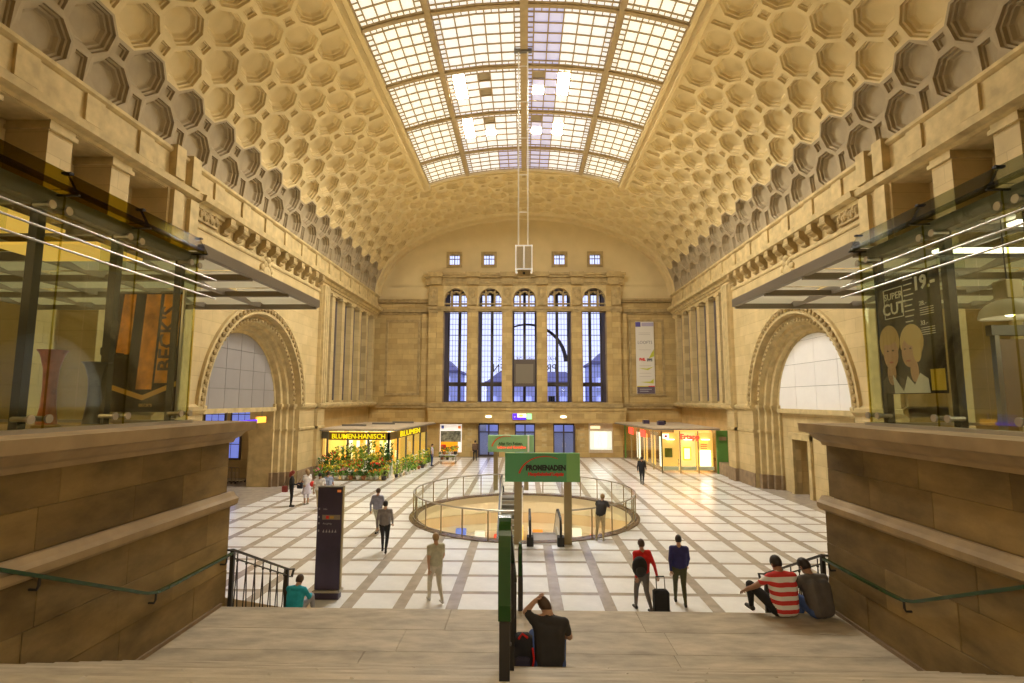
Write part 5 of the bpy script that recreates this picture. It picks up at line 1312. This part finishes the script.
# ------------------------------------------------------------------ things on the end wall
r = empty('info_poster', (-6.77, 49.5, .4), 'framed poster with orange lower half left of the doors', 'poster')
bx3('sheet', emit('poster_white_lit', (1,.95,.9), .5), r, -7.77, -5.76, 49.5, 49.58, .4, 2.95)
bx3('photo_area', mat('poster_photo', (.22,.22,.16), .5, var=.7, scale=5), r, -7.7, -5.83, 49.485, 49.5, 1.35, 2.35); bx3('orange_area', emit('poster_orange_lit', (1,.42,.01), .45), r, -7.7, -6.1, 49.485, 49.5, .45, 1.35)
bx3('red_mark', M['sign_red'], r, -7.65, -7.2, 49.47, 49.485, .75, 1.1); bx3('blue_mark', mat('poster_blue', (.12,.2,.75), .5), r, -7.65, -7.4, 49.48, 49.5, 2.55, 2.85); bx3('orange_mark', M['orange'], r, -6.1, -5.85, 49.48, 49.5, 2.55, 2.8)
r = empty('lit_showcase', (7.05, 49.5, .5), 'brightly lit white display case right of the doors', 'display case')
bx3('case_frame', M['roof_cream'], r, 5.95, 8.15, 49.52, 49.6, .4, 3.1); bx3('light_panel', emit('showcase_white', (.86,.95,.84), .45), r, 6.05, 8.04, 49.48, 49.52, .7, 2.35); bx3('header_lamp', emit('showcase_header', (1,.8,.5), .9), r, 6.1, 7.0, 49.46, 49.5, 2.6, 2.85)
bx3('sheet', emit('showcase_sheet', (.95,.97,.95), .7), r, 6.45, 7.6, 49.46, 49.48, .9, 2.25)
for k in range(6): bx3('printed_line', mat('showcase_ink', (.5,.52,.5), .5), r, 6.7, 7.3-.1*(k % 3), 49.45, 49.46, 1.1+.17*k, 1.13+.17*k)
r = empty('banner', (11.38, 49.9, 5.79), 'tall white banner hanging on the right flank of the end wall', 'banner')
bx3('cloth', mat('banner_cloth', (.72,.68,.58), .7), r, 10.52, 12.23, 49.86, 49.88, 5.8, 12.58); bx3('blue_head', mat('banner_blue', (.10,.08,.30), .6), r, 10.52, 11.0, 49.85, 49.86, 12.1, 12.55); bx3('head_text_field', mat('banner_lilac', (.42,.38,.5), .6), r, 11.1, 12.2, 49.85, 49.86, 12.15, 12.5)
bx3('dark_foot', mat('banner_plum', (.13,.10,.13), .6), r, 10.55, 12.2, 49.85, 49.86, 5.82, 6.45); bx3('yellow_rule', mat('banner_yellow', (.7,.58,.05), .6), r, 10.55, 11.6, 49.85, 49.86, 6.45, 6.53); bx3('red_rule', M['sign_red'], r, 11.6, 12.2, 49.85, 49.86, 6.45, 6.53)
text('lettering', 'LOOFTS', .42, (11.38, 49.85, 10.6), FACE_ME, mat('banner_ink', (.25,.2,.2), .6), r, .004, sx=.9)
text('lettering', 'PHIL', .36, (11.1, 49.85, 9.0), FACE_ME, M['sign_red'], r, .004, bold=.02, sx=.8); text('lettering', 'IPPS', .36, (11.78, 49.85, 8.95), FACE_ME, mat('banner_grey_ink', (.12,.12,.12), .6), r, .004, bold=.02, sx=.8)
yb = mat('banner_lime', (.55,.55,.05), .6)
for (pts) in ([(11.7,9.1),(12.2,9.3),(12.2,10.0),(11.9,9.5)], [(10.8,6.9),(11.8,6.95),(12.1,7.2),(12.1,6.75)], [(10.7,8.2),(11.5,8.15),(12.15,8.35),(11.6,8.0)]): MB().prism([(x,49.86,z) for x, z in pts], (0,-.01,0)).build('printed_swoosh', yb, r)
for z in (11.5, 11.35, 9.9, 8.4, 7.7, 7.4): bx3('printed_line', mat('banner_line', (.45,.4,.33), .6), r, 10.8, 11.9, 49.85, 49.86, z, z+.03)
for k in range(2): bx3('foot_text', mat('banner_foot_ink', (.5,.48,.5), .6), r, 10.8, 11.9-.3*k, 49.84, 49.85, 6.2-.18*k, 6.25-.18*k)
r = empty('exit_sign', (0, 49.0, 3.44), 'small lit blue and green direction sign above the middle door', 'sign')
bx3('blue_panel', M['blue_lit'], r, -1.03, .2, 48.98, 49.08, 3.42, 3.62); bx3('blue_panel', M['blue_lit'], r, -1.03, -.62, 48.98, 49.08, 3.62, 3.95); bx3('white_panel', emit('sign_white_lit', (1,.85,.75), 1.2), r, -.62, .2, 48.98, 49.08, 3.62, 3.95)
bx3('amber_mark', M['amber_lit'], r, -.45, -.1, 48.97, 48.98, 3.68, 3.88); bx3('green_panel', M['green_lit'], r, .25, .7, 48.98, 49.08, 3.45, 3.95)
MB().prism([(-.95,48.97,3.72),(-.75,48.97,3.72),(-.85,48.97,3.56)], (0,-.005,0)).build('arrow', M['white'], r)
for x, side in ((-3.25, 'left'), (3.6, 'right')):
    r = empty('oval_light', (x, 48.9, 3.65), 'small oval wall light above the %s street door' % side, 'lamp')
    MB().sphere((x, 48.97, 3.68), (.3,.08,.12), 14, 8).build('lens', emit('oval_lens', (1,.9,.55), 3), r); MB().box(x-.34, x+.34, 48.98, 49.0, 3.52, 3.84).build('backplate', M['carved'], r)
# mirrored arcade lettering on the outside of the tall windows
r = empty('window_lettering', (0.2, 53.24, 8.5), 'dark arcade lettering and arc on the outside of the tall windows', 'lettering')
wi_ = mat('window_ink', (.035,.04,.10), .6)
text('lettering', 'PROMENADEN', 1.12, (.05, 53.24, 8.35), (PI/2, 0, PI), wi_, r, .01, sx=.86)
text('lettering', 'HAUPTBAHNHOF LEIPZIG', .5, (.3, 53.24, 9.3), (PI/2, 0, PI), wi_, r, .01, sx=1.0)
b = arc_band(.3, 8.9, 3.9, math.radians(125), math.radians(2), .12, .42, 53.25, 30, 1.0); b.build('arc', wi_, r)
# luggage trolleys in the left passage
def trolley(x, y, lab):
    r = lempty('luggage_trolley', (x, y, 0), lab, 'trolley', 'luggage trolleys nested in the left passage')
    b = MB()
    for s in (-.22, .22): b.tube([(s,.4,.1),(s,-.35,.16),(s,-.42,.95),(s*.9,-.5,1.02)], .016, 6)
    b.tube([(-.2,-.5,1.02),(.2,-.5,1.02)], .018, 6); 
    o = b.build('frame', M['steel_dark'], None); o.parent = r
    b = MB()
    for i in range(5): b.tube([(-.22,.35-.16*i,.12+.012*i),(.22,.35-.16*i,.12+.012*i)], .01, 5)
    for i in range(4): b.tube([(-.15+.1*i,-.36,.2),(-.15+.1*i,-.42,.75)], .008, 5)
    o = b.build('basket_wires', M['steel'], None); o.parent = r
    for (wx, wy) in ((-.22,.38),(.22,.38),(0,-.35)):
        w = MB(); w.tube([(wx-.02,wy,.06),(wx+.02,wy,.06)], .06, 10); o = w.build('wheel', M['black'], None); o.parent = r
    return r
for k in range(6): trolley(-19.15+.26*k, 33.6-.02*k, ['leftmost luggage trolley of the nested row', 'second luggage trolley from the left in the nested row', 'third luggage trolley from the left in the nested row', 'third luggage trolley from the pier in the nested row', 'second luggage trolley from the pier in the nested row', 'luggage trolley nearest the pier in the nested row'][k])
r = empty('passage_sign', (-15.9, 26, 4.3), 'long lit blue and orange sign strip under the left arch infill', 'sign')
bx3('blue_strip', M['blue_lit'], r, -15.0, -14.9, 26.2, 29.6, 3.9, 4.08); bx3('orange_end', M['amber_lit'], r, -15.0, -14.9, 29.6, 30.6, 3.88, 4.22)
for y in (26.6, 30.2): MB().tube([(-14.95, y, 4.05), (-14.95, y, 4.55)], .02).build('hanger', M['steel_dark'], r)

# displays on the lower gallery, seen at the bottom of the well
gcol = ['yellow', 'red', 'white', 'blue', 'orange']
gm_ = [emit('display_'+c_, v_, .5) for c_, v_ in zip(gcol, ((.9,.6,.05), (.75,.08,.04), (.8,.78,.7), (.12,.2,.7), (.85,.3,.04)))]
for k in range(10):
    a = math.radians(140 + 8.5*k); cx, cy = WX + (RL-.7)*math.sin(a), WY - (RL-.7)*math.cos(a); h_ = -2.85 + .25*((k*7) % 3)
    r = empty('gallery_display', (cx, cy, -4.5), '%s display stand on the lower gallery, %s from the right' % (gcol[k % 5], ORD[k]), 'display stand', 'display stands on the lower gallery')
    MB().cbox(cx-.35, cx+.35, cy-.25, cy+.25, -4.5, -3.4, .02).build('plinth', M['white'], r); MB().cbox(cx-.3, cx+.3, cy-.2, cy+.2, -3.4, h_, .03).build('goods', gm_[k % 5], r)

# ------------------------------------------------------------------ people
SKIN = mat('skin', (.50, .29, .18), .55, var=.08, scale=8); SKIN_D = mat('skin_tan', (.36, .19, .11), .55, var=.08, scale=8)
HAIR_D = mat('hair_dark', (.018, .012, .009), .5); HAIR_B = mat('hair_brown', (.07, .035, .015), .5); HAIR_R = mat('hair_red', (.25, .03, .02), .5); HAIR_F = mat('hair_fair', (.35, .22, .09), .5)
def cloth(n, c): return mat(n, c, .85, var=.15, scale=9, bump=.1)
def stripes(n, c1, c2, period, phase=0.0):
    m = bpy.data.materials.new(n); t, N, L, P = nt(m); P.inputs['Roughness'].default_value = .85
    tc = N.new('ShaderNodeTexCoord'); sp = N.new('ShaderNodeSeparateXYZ'); L.new(tc.outputs['Object'], sp.inputs[0])
    a = N.new('ShaderNodeMath'); a.operation = 'MULTIPLY_ADD'; a.inputs[1].default_value = 1/period; a.inputs[2].default_value = phase; L.new(sp.outputs[2], a.inputs[0])
    f = N.new('ShaderNodeMath'); f.operation = 'FRACT'; L.new(a.outputs[0], f.inputs[0])
    g = N.new('ShaderNodeMath'); g.operation = 'GREATER_THAN'; g.inputs[1].default_value = .5; L.new(f.outputs[0], g.inputs[0])
    x = N.new('ShaderNodeMix'); x.data_type = 'RGBA'; x.inputs[6].default_value = (*c1, 1); x.inputs[7].default_value = (*c2, 1); L.new(g.outputs[0], x.inputs[0]); L.new(x.outputs[2], P.inputs['Base Color'])
    return m
STAND = dict(pel=(0,0,.95), chest=(0,0,1.27), neck=(0,-.005,1.44), head=(0,.02,1.60), shL=(-.185,0,1.40), shR=(.185,0,1.40), elL=(-.235,-.03,1.12), elR=(.235,-.03,1.12), wrL=(-.24,.06,.88), wrR=(.24,.06,.88),
             hiL=(-.09,0,.92), hiR=(.09,0,.92), knL=(-.10,.02,.50), knR=(.10,.02,.50), anL=(-.10,-.01,.09), anR=(.10,-.01,.09))
WALK = dict(STAND, knL=(-.09,.16,.52), anL=(-.09,.20,.09), knR=(.09,-.02,.50), anR=(.09,-.27,.13), elL=(-.24,-.12,1.13), wrL=(-.23,-.14,.88), elR=(.24,.06,1.13), wrR=(.23,.22,.93))
LEAN = dict(STAND, pel=(0,-.10,.93), chest=(0,.10,1.22), neck=(0,.20,1.38), head=(0,.27,1.52), shL=(-.185,.18,1.33), shR=(.185,.18,1.33), elL=(-.24,.33,1.14), elR=(.24,.33,1.14), wrL=(-.06,.46,1.16), wrR=(.06,.46,1.16), hiL=(-.09,-.10,.91), hiR=(.09,-.10,.91), knL=(-.12,-.08,.5), knR=(.09,-.02,.5), anL=(-.16,-.16,.09), anR=(.09,-.1,.09))
SIT = dict(pel=(0,0,.13), chest=(0,.06,.45), neck=(0,.14,.62), head=(0,.20,.73), shL=(-.19,.09,.57), shR=(.19,.09,.57), elL=(-.26,.27,.36), elR=(.26,.27,.36), wrL=(-.17,.46,.32), wrR=(.17,.46,.32),
           hiL=(-.10,.02,.12), hiR=(.10,.02,.12), knL=(-.16,.44,.27), knR=(.16,.44,.27), anL=(-.15,.62,-.15), anR=(.15,.62,-.15))
def seg_d(p, a, b):
    ab = b - a; l = ab.length_squared; t = 0 if l == 0 else max(0, min(1, (p-a).dot(ab)/l)); return (p-(a+ab*t)).length, t
def person(loc, rz, pose, label, top, legs, shoes, hair, skin=SKIN, scale=1.0, long_hair=False, short_sleeve=True, skirt=None, over=None, voxel=.02, hood=False, shorts=False, wide=1.0):
    J = {k: Vector(v) for k, v in dict(pose, **(over or {})).items()}
    root = lempty('person', loc, label, 'person'); root.rotation_euler = (0, 0, rz); root.scale = (scale,)*3
    mats = [top, legs, shoes, skin]
    B = []      # bone: p0, r0, p1, r1, material
    upv = (J['neck']-J['pel']).normalized(); fwd = Vector((1,0,0)).cross(upv)*-1
    side = Vector((1,0,0)); w = wide
    for s in (-1, 1):
        B.append((J['pel']+side*.075*s*w, .115, J['chest']+side*.085*s*w, .125*w, 0)); B.append((J['chest']+side*.085*s*w, .12*w, (J['shL'] if s < 0 else J['shR'])*.75+J['neck']*.25-upv*.05, .085, 0))
    B.append((J['pel'], .12, J['chest'], .125, 0)); B.append((J['chest'], .12, J['neck']-upv*.06, .075, 0))
    B.append((J['shL'], .07, J['shR'], .07, 0)); B.append((J['hiL']-upv*.0, .112, J['hiR'], .112, 1))
    B.append((J['neck']-upv*.05, .062, J['neck']+upv*.05, .054, 3)); B.append((J['neck']+upv*.03, .052, J['head']-upv*.03, .055, 3))
    for s in 'LR': B.append((J['neck']-upv*.015, .056, J['sh'+s].lerp(J['neck'], .3)-upv*.005, .062, 0))
    for s in 'LR':
        mid = J['sh'+s].lerp(J['el'+s], .62)
        B.append((J['sh'+s], .066, mid, .055, 0)); B.append((mid, .05 if short_sleeve else .054, J['el'+s], .044 if short_sleeve else .05, 3 if short_sleeve else 0))
        B.append((J['el'+s], .044, J['wr'+s], .030 if short_sleeve else .036, 3 if short_sleeve else 0))
        B.append((J['hi'+s], .105, J['kn'+s], .066, 1)); m2 = 3 if shorts else 1
        B.append((J['kn'+s], .064, J['kn'+s].lerp(J['an'+s], .35), .06, m2)); B.append((J['kn'+s].lerp(J['an'+s], .35), .06, J['an'+s], .04, m2))
        sh = (J['an'+s]-J['kn'+s]).normalized(); ft = Vector((0,1,0)) - sh*sh.y*.6; ft.normalize(); 
        if abs(ft.z) > .5: ft = Vector((0,.95,-.3)).normalized()
        B.append((J['an'+s]+Vector((0,-.04,-.045)), .042, J['an'+s]+Vector((0,.15,-.055)), .034, 2))
    # one continuous surface from the overlapping volumes
    b = MB()
    for p0, r0, p1, r1, m in B: b.capsule(p0, r0, p1, r1, 10)
    hc = J['head']; hu = (J['head']-J['neck']).normalized(); hs = Vector((1,0,0)); hf = hu.cross(hs)
    Rm = Matrix((hs, hf, hu)).transposed()
    hb = MB(); hb.sphere((0,0,.02), (.076,.096,.108), 14, 10); hb.sphere((0,.03,-.055), (.055,.062,.062), 12, 8); hb.sphere((0,.10,-.012), (.013,.022,.024), 6, 5)
    for s in (-1, 1): hb.sphere((s*.078, -.005, -.005), (.012,.022,.032), 6, 5)
    b.add([hc + Rm @ Vector(v) for v in hb.v], hb.f)
    if skirt is not None:
        mats.append(skirt); kz = J['knL'].lerp(J['knR'], .5)
        n = 16; R_ = []
        for t, rr in ((0, .15), (.3, .19), (1.0, .27)):
            c = J['pel'].lerp(kz + Vector((0,0,.02)), t) + Vector((0,0,.06*(1-t))); R_.append([c + Vector((rr*math.cos(2*PI*k/n), rr*.8*math.sin(2*PI*k/n), 0)) for k in range(n)])
        b.rings(R_, True, True, True); B.append((J['pel']-upv*.02, .17, kz+Vector((0,0,.06)), .27, 4))
    hands = []
    for s, sg in (('L', -1), ('R', 1)):
        d = (J['wr'+s]-J['el'+s]).normalized(); wv = J['wr'+s]; lat = d.cross(Vector((0,0,1)))
        lat = lat.normalized() if lat.length > .1 else Vector((1,0,0)); nrm = lat.cross(d).normalized()
        for o in (-.02, 0, .02): b.capsule(wv+d*.01+lat*o*.6, .017, wv+d*.075+lat*o*1.3, .014, 6)
        B.append((wv, .03, wv+d*.1, .04, 3)); hands.append((wv, d, lat, nrm, sg))
    o = b.build('body', None) if False else bpy.data.objects.new('body_src', b.mesh('body_src'))
    COL.objects.link(o)
    md = o.modifiers.new('r', 'REMESH'); md.mode = 'VOXEL'; md.voxel_size = voxel; md.use_smooth_shade = True
    sm = o.modifiers.new('s', 'SMOOTH'); sm.factor = .5; sm.iterations = 3
    me = bpy.data.meshes.new_from_object(o.evaluated_get(bpy.context.evaluated_depsgraph_get()))
    old = o.data; bpy.data.objects.remove(o); bpy.data.meshes.remove(old)
    # fingers and thumb join the palm
    verts = [v.co.copy() for v in me.vertices]; faces = [tuple(p.vertices) for p in me.polygons]; bpy.data.meshes.remove(me)
    f = MB(); f.v = [tuple(v) for v in verts]; f.f = faces; f.m = [0]*len(faces)
    nb = len(faces)
    for wv, d, lat, nrm, sg in hands:
        for q, (o_, ln) in enumerate(((-.033,.062), (-.011,.072), (.011,.068), (.033,.052))):
            p0 = wv+d*.07+lat*o_; p1 = p0+d*ln*.5-nrm*.006; p2 = p1+d*ln*.4-nrm*.022
            f.tube([p0, p1, p2], [.0095,.009,.007], 6, 3)
        p0 = wv+d*.03+lat*sg*-.028; f.tube([p0, p0+d*.03+lat*sg*-.025-nrm*.01, p0+d*.06+lat*sg*-.03-nrm*.015], [.012,.0105,.008], 6, 3)
    headc = hc
    for i in range(nb):
        c = Vector((0,0,0))
        for k in faces[i]: c += verts[k]
        c /= len(faces[i])
        if (c-headc).length < .15 and (c-headc).dot(hu) > -.10: f.m[i] = 3; continue
        best, bm_ = 9, 0
        for p0, r0, p1, r1, m in B:
            dd, t = seg_d(c, p0, p1); dd -= r0+(r1-r0)*t
            if dd < best: best, bm_ = dd, m
        f.m[i] = bm_
    body = f.build('body', mats, None, smooth=True); body.parent = root
    # hair
    h = MB(); n, mm = 16, 10; R_ = []
    for i in range(mm+1):
        a = math.pi*i/mm; ring = []
        for k in range(n):
            t = 2*PI*k/n; v = Vector((.086*math.sin(a)*math.cos(t), .106*math.sin(a)*math.sin(t), .118*math.cos(a)+.024))
            front = max(0, math.sin(t)); lowz = .03 + .045*front if not long_hair else .05*front-.02
            if v.z < lowz - .085*(1-front): v.z = max(v.z, lowz - .085*(1-front)) ; v *= .94
            ring.append(hc + Rm @ v)
        R_.append(ring)
    h.rings(R_, True, True, True)
    if long_hair:
        bk_ = [hc + Rm @ Vector((0,-.075,z)) for z in (.06,-.03,-.12,-.2)]; h.tube(bk_, [.07,.085,.08,.045], 10)
    ho = h.build('hair', hair, None, smooth=True); ho.parent = root
    e = MB()
    for s in (-1, 1): e.sphere(hc + Rm @ Vector((s*.03, .088, .012)), .011, 6, 5)
    eo = e.build('eyes', M['dark_pane'], None); eo.parent = body
    mo = MB().sphere(hc + Rm @ Vector((0, .092, -.058)), (.022,.006,.006), 8, 4).build('mouth', mat('lips', (.4,.12,.1), .5), None); mo.parent = body
    if hood:
        hh_ = MB(); nb_ = J['neck']-upv*.02; hh_.tube([nb_+Vector((-.11,.0,.0)), nb_+Vector((-.07,-.09,-.01)), nb_+Vector((.07,-.09,-.01)), nb_+Vector((.11,.0,.0))], [.035,.05,.05,.035], 8); q = hh_.build('hood', top, None, smooth=True); q.parent = root
    return root

DENIM = cloth('denim_blue', (.05,.09,.25)); BLACK = cloth('black_cloth', (.014,.013,.014)); GREYT = cloth('grey_shirt', (.105,.09,.08)); CHAR = cloth('charcoal_shirt', (.032,.028,.027)); TURQ = cloth('turquoise_hoodie', (.02,.38,.50)); WHITEC = cloth('white_cloth', (.72,.68,.64)); REDC = cloth('red_cloth', (.62,.015,.012)); NAVY = cloth('navy_cloth', (.03,.03,.14)); BEIGE = cloth('beige_trousers', (.52,.42,.24)); KHAKI = cloth('khaki_cloth', (.50,.48,.36)); SHOE = mat('shoe_dark', (.02,.018,.016), .5); SHOEW = mat('shoe_white', (.6,.58,.55), .5); LILAC = cloth('lilac_skirt', (.62,.58,.66))
STRIPE = stripes('red_white_stripes', (.62,.04,.035), (.76,.72,.68), .125, .30)
zs1 = ZL + RS
# seated on the stairs
person((.30, 6.54, zs1), 0, SIT, scale=.93, label='man in charcoal T-shirt seated on the steps with one hand at his head', top=CHAR, legs=DENIM, shoes=SHOE, hair=HAIR_B, wide=.95, voxel=.014,
       over=dict(head=(-.05,.19,.735), elL=(-.30,.20,.66), wrL=(-.17,.20,.80), shL=(-.20,.10,.60), knL=(-.20,.45,.28), knR=(.18,.45,.26), anL=(-.17,.60,-.06), anR=(.16,.60,-.06), elR=(.27,.26,.33), wrR=(.20,.42,.30)))
person((4.02, 8.62, ZL), math.radians(8), SIT, 'man in red and white striped polo shirt seated at the landing edge', STRIPE, BLACK, SHOE, HAIR_D, SKIN_D, voxel=.014, wide=1.08,
       over=dict(knL=(-.36,.37,.38), anL=(-.24,.56,.0), knR=(.1,.44,.2), elL=(-.39,.15,.43), wrL=(-.43,.37,.30), hiL=(-.12,.04,.12), anR=(.12,.58,-.2)))
person((4.54, 8.58, ZL), math.radians(14), SIT, 'man in plain grey T-shirt seated against the right parapet', GREYT, DENIM, SHOEW, HAIR_D, SKIN_D, voxel=.014, wide=1.12,
       over=dict(chest=(.0,.10,.43), neck=(-.02,.19,.58), head=(-.04,.26,.695), shL=(-.2,.16,.54), shR=(.19,.14,.54), elL=(-.26,.36,.30), wrL=(-.10,.48,.28), knL=(-.22,.46,.26), anL=(-.2,.62,-.12)))
person((-4.62, 11.05, ZL-RS2*7), math.radians(-8), SIT, scale=.88, label='person in turquoise hoodie seated low on the lower flight', top=TURQ, legs=cloth('pale_jeans', (.35,.36,.42)), shoes=SHOEW, hair=HAIR_B, voxel=.018, hood=True, short_sleeve=False,
       over=dict(knR=(.2,.42,.32), elR=(.24,.25,.36), wrR=(.17,.42,.36)))
# backpack beside the seated man
r = empty('backpack', (-.02, 6.6, zs1), 'dark backpack with red trim between the railing and the seated man', 'backpack')
b = MB(); b.cbox(-.13, .10, 6.48, 6.68, zs1, zs1+.42, .05); smooth_by_angle(b.build('bag_body', cloth('backpack_black', (.02,.018,.022)), r), 60)
b = MB(); b.cbox(-.10, .07, 6.42, 6.50, zs1+.04, zs1+.22, .03); b.build('front_pocket', cloth('backpack_navy', (.03,.025,.05)), r)
MB().tube([(-.06,6.5,zs1+.40),(-.02,6.46,zs1+.47),(.04,6.5,zs1+.41)], .014).build('handle', REDC, r); MB().tube([(.10,6.5,zs1+.3),(.115,6.47,zs1+.2),(.10,6.5,zs1+.08)], .012).build('strap', REDC, r)
# standing and walking
person((-11.36, 26.3, 0), math.radians(-70), STAND, 'woman in long black coat with red hair, standing with bags', BLACK, BLACK, SHOE, HAIR_R, short_sleeve=False, long_hair=True, over=dict(elR=(.25,.05,1.12), wrR=(.2,.26,1.08)))
r = empty('shoulder_bag', (-11.62, 26.15, .75), 'red leather bag hanging beside the woman in black', 'bag')
MB().cbox(-11.75, -11.5, 26.08, 26.24, .72, 1.02, .03).build('bag_body', mat('red_leather', (.3,.04,.03), .5), r); MB().tube([(-11.7,26.16,1.02),(-11.55,26.2,1.4),(-11.52,26.16,1.02)], .012).build('strap', M['black'], r)
person((-10.85, 26.9, 0), math.radians(60), STAND, 'woman in white top and pale skirt facing the one in black', WHITEC, SKIN, SHOEW, HAIR_F, long_hair=True, skirt=LILAC, over=dict(elL=(-.25,.05,1.12), wrL=(-.2,.24,1.06)))
r = empty('shoulder_bag', (-11.05, 26.75, .85), 'dark handbag held between the two standing women', 'bag')
MB().cbox(-11.22, -10.95, 26.55, 26.68, .82, 1.10, .03).build('bag_body', cloth('handbag_dark', (.03,.03,.045)), r); MB().tube([(-11.17,26.6,1.1),(-11.08,26.62,1.3),(-11.0,26.6,1.1)], .01).build('strap', M['black'], r)
r = MB().sphere((-10.52, 26.75, 1.02), (.13,.1,.14), 12, 8).build('red_balloon', M['sign_red']); tag(r, 'small round red purse at the hip of the woman in white', 'purse')
person((-9.72, 25.6, 0), math.radians(10), WALK, 'person in sleeveless white top half hidden behind the stele', WHITEC, BEIGE, SHOEW, HAIR_D, SKIN_D)
person((-9.72, 26.7, 0), math.radians(0), WALK, 'child in pale blue shirt beyond the stele', cloth('pale_blue', (.35,.42,.6)), DENIM, SHOE, HAIR_D, scale=.95)
person((2.9, 20.62, 0), math.radians(-22), LEAN, 'man in dark shirt leaning on the glass balustrade of the well', CHAR, BEIGE, SHOEW, HAIR_F, over=dict(elL=(-.26,.30,1.2)))
person((-4.78, 18.7, 0), math.radians(5), WALK, 'walker in grey jacket and black trousers left of the well', cloth('slate_jacket', (.22,.2,.2)), BLACK, SHOE, HAIR_D, short_sleeve=False)
person((-5.75, 21.3, 0), math.radians(-10), WALK, 'walker in faded blue left of the well, farther off', cloth('faded_blue', (.30,.31,.42)), KHAKI, SHOE, HAIR_B, short_sleeve=False)
person((-2.3, 14.3, 0), math.radians(30), WALK, 'walker in pale khaki crossing in front of the stairs', KHAKI, cloth('pale_stone_trousers', (.6,.55,.45)), SHOEW, HAIR_F)
person((2.95, 13.85, 0), math.radians(15), WALK, 'walker in red shirt pulling a suitcase', REDC, cloth('grey_jeans', (.16,.14,.13)), SHOE, HAIR_B, short_sleeve=False, over=dict(elR=(.25,-.16,1.13), wrR=(.26,-.26,.92)))
r = empty('backpack', (2.82, 13.62, .95), 'round black rucksack on the back of the walker in red', 'backpack')
b = MB(); b.sphere((2.84, 13.60, 1.14), (.19,.13,.25), 14, 9); b.build('bag_body', BLACK, r, smooth=True); b = MB(); b.sphere((2.84, 13.49, 1.06), (.12,.06,.12), 10, 6); b.build('pocket', cloth('rucksack_grey', (.03,.028,.03)), r, smooth=True)
r = empty('suitcase', (3.30, 13.45, 0), 'black wheeled suitcase pulled by the walker in red', 'suitcase')
b = MB(); b.cbox(3.12, 3.48, 13.32, 13.56, .07, .66, .04); b.build('shell', BLACK, r)
for x in (3.2, 3.4):
    MB().tube([(x, 13.44, .66), (x, 13.5, .95)], .012, 6).build('pull_rod', M['steel_dark'], r); w = MB(); w.tube([(x-.02, 13.4, .045), (x+.02, 13.4, .045)], .045, 10); w.build('wheel', M['black'], r)
MB().tube([(3.2, 13.5, .95), (3.4, 13.5, .95)], .016, 6).build('grip', M['black'], r)
person((4.0, 14.3, 0), math.radians(-8), WALK, 'walker in navy top right of the one in red', NAVY, cloth('dark_olive', (.07,.07,.03)), SHOE, HAIR_D, short_sleeve=False)
person((7.3, 33.7, 0), math.radians(-20), WALK, 'dark clothed walker near the snack shop', BLACK, BLACK, SHOE, HAIR_D, short_sleeve=False)
person((-7.3, 42.6, 0), math.radians(-90), STAND, 'customer in pale lilac shirt at the flower shop corner', cloth('pale_lilac', (.5,.45,.55)), DENIM, SHOE, HAIR_B)
person((-4.2, 46.2, 0), math.radians(10), WALK, 'person in brown coat by the left street door', cloth('brown_coat', (.14,.08,.045)), BLACK, SHOE, HAIR_D, short_sleeve=False)

# small joined pieces that cannot be picked apart in the photograph
for o in bpy.data.objects:
    if o.parent is not None and o.name.split('.')[0] in ('lettering', 'clamp', 'fascia_bracket', 'printed_rules', 'pictograms', 'glazing_bars', 'blossoms', 'foliage', 'basket_wires', 'eyes'): o['kind'] = 'stuff'
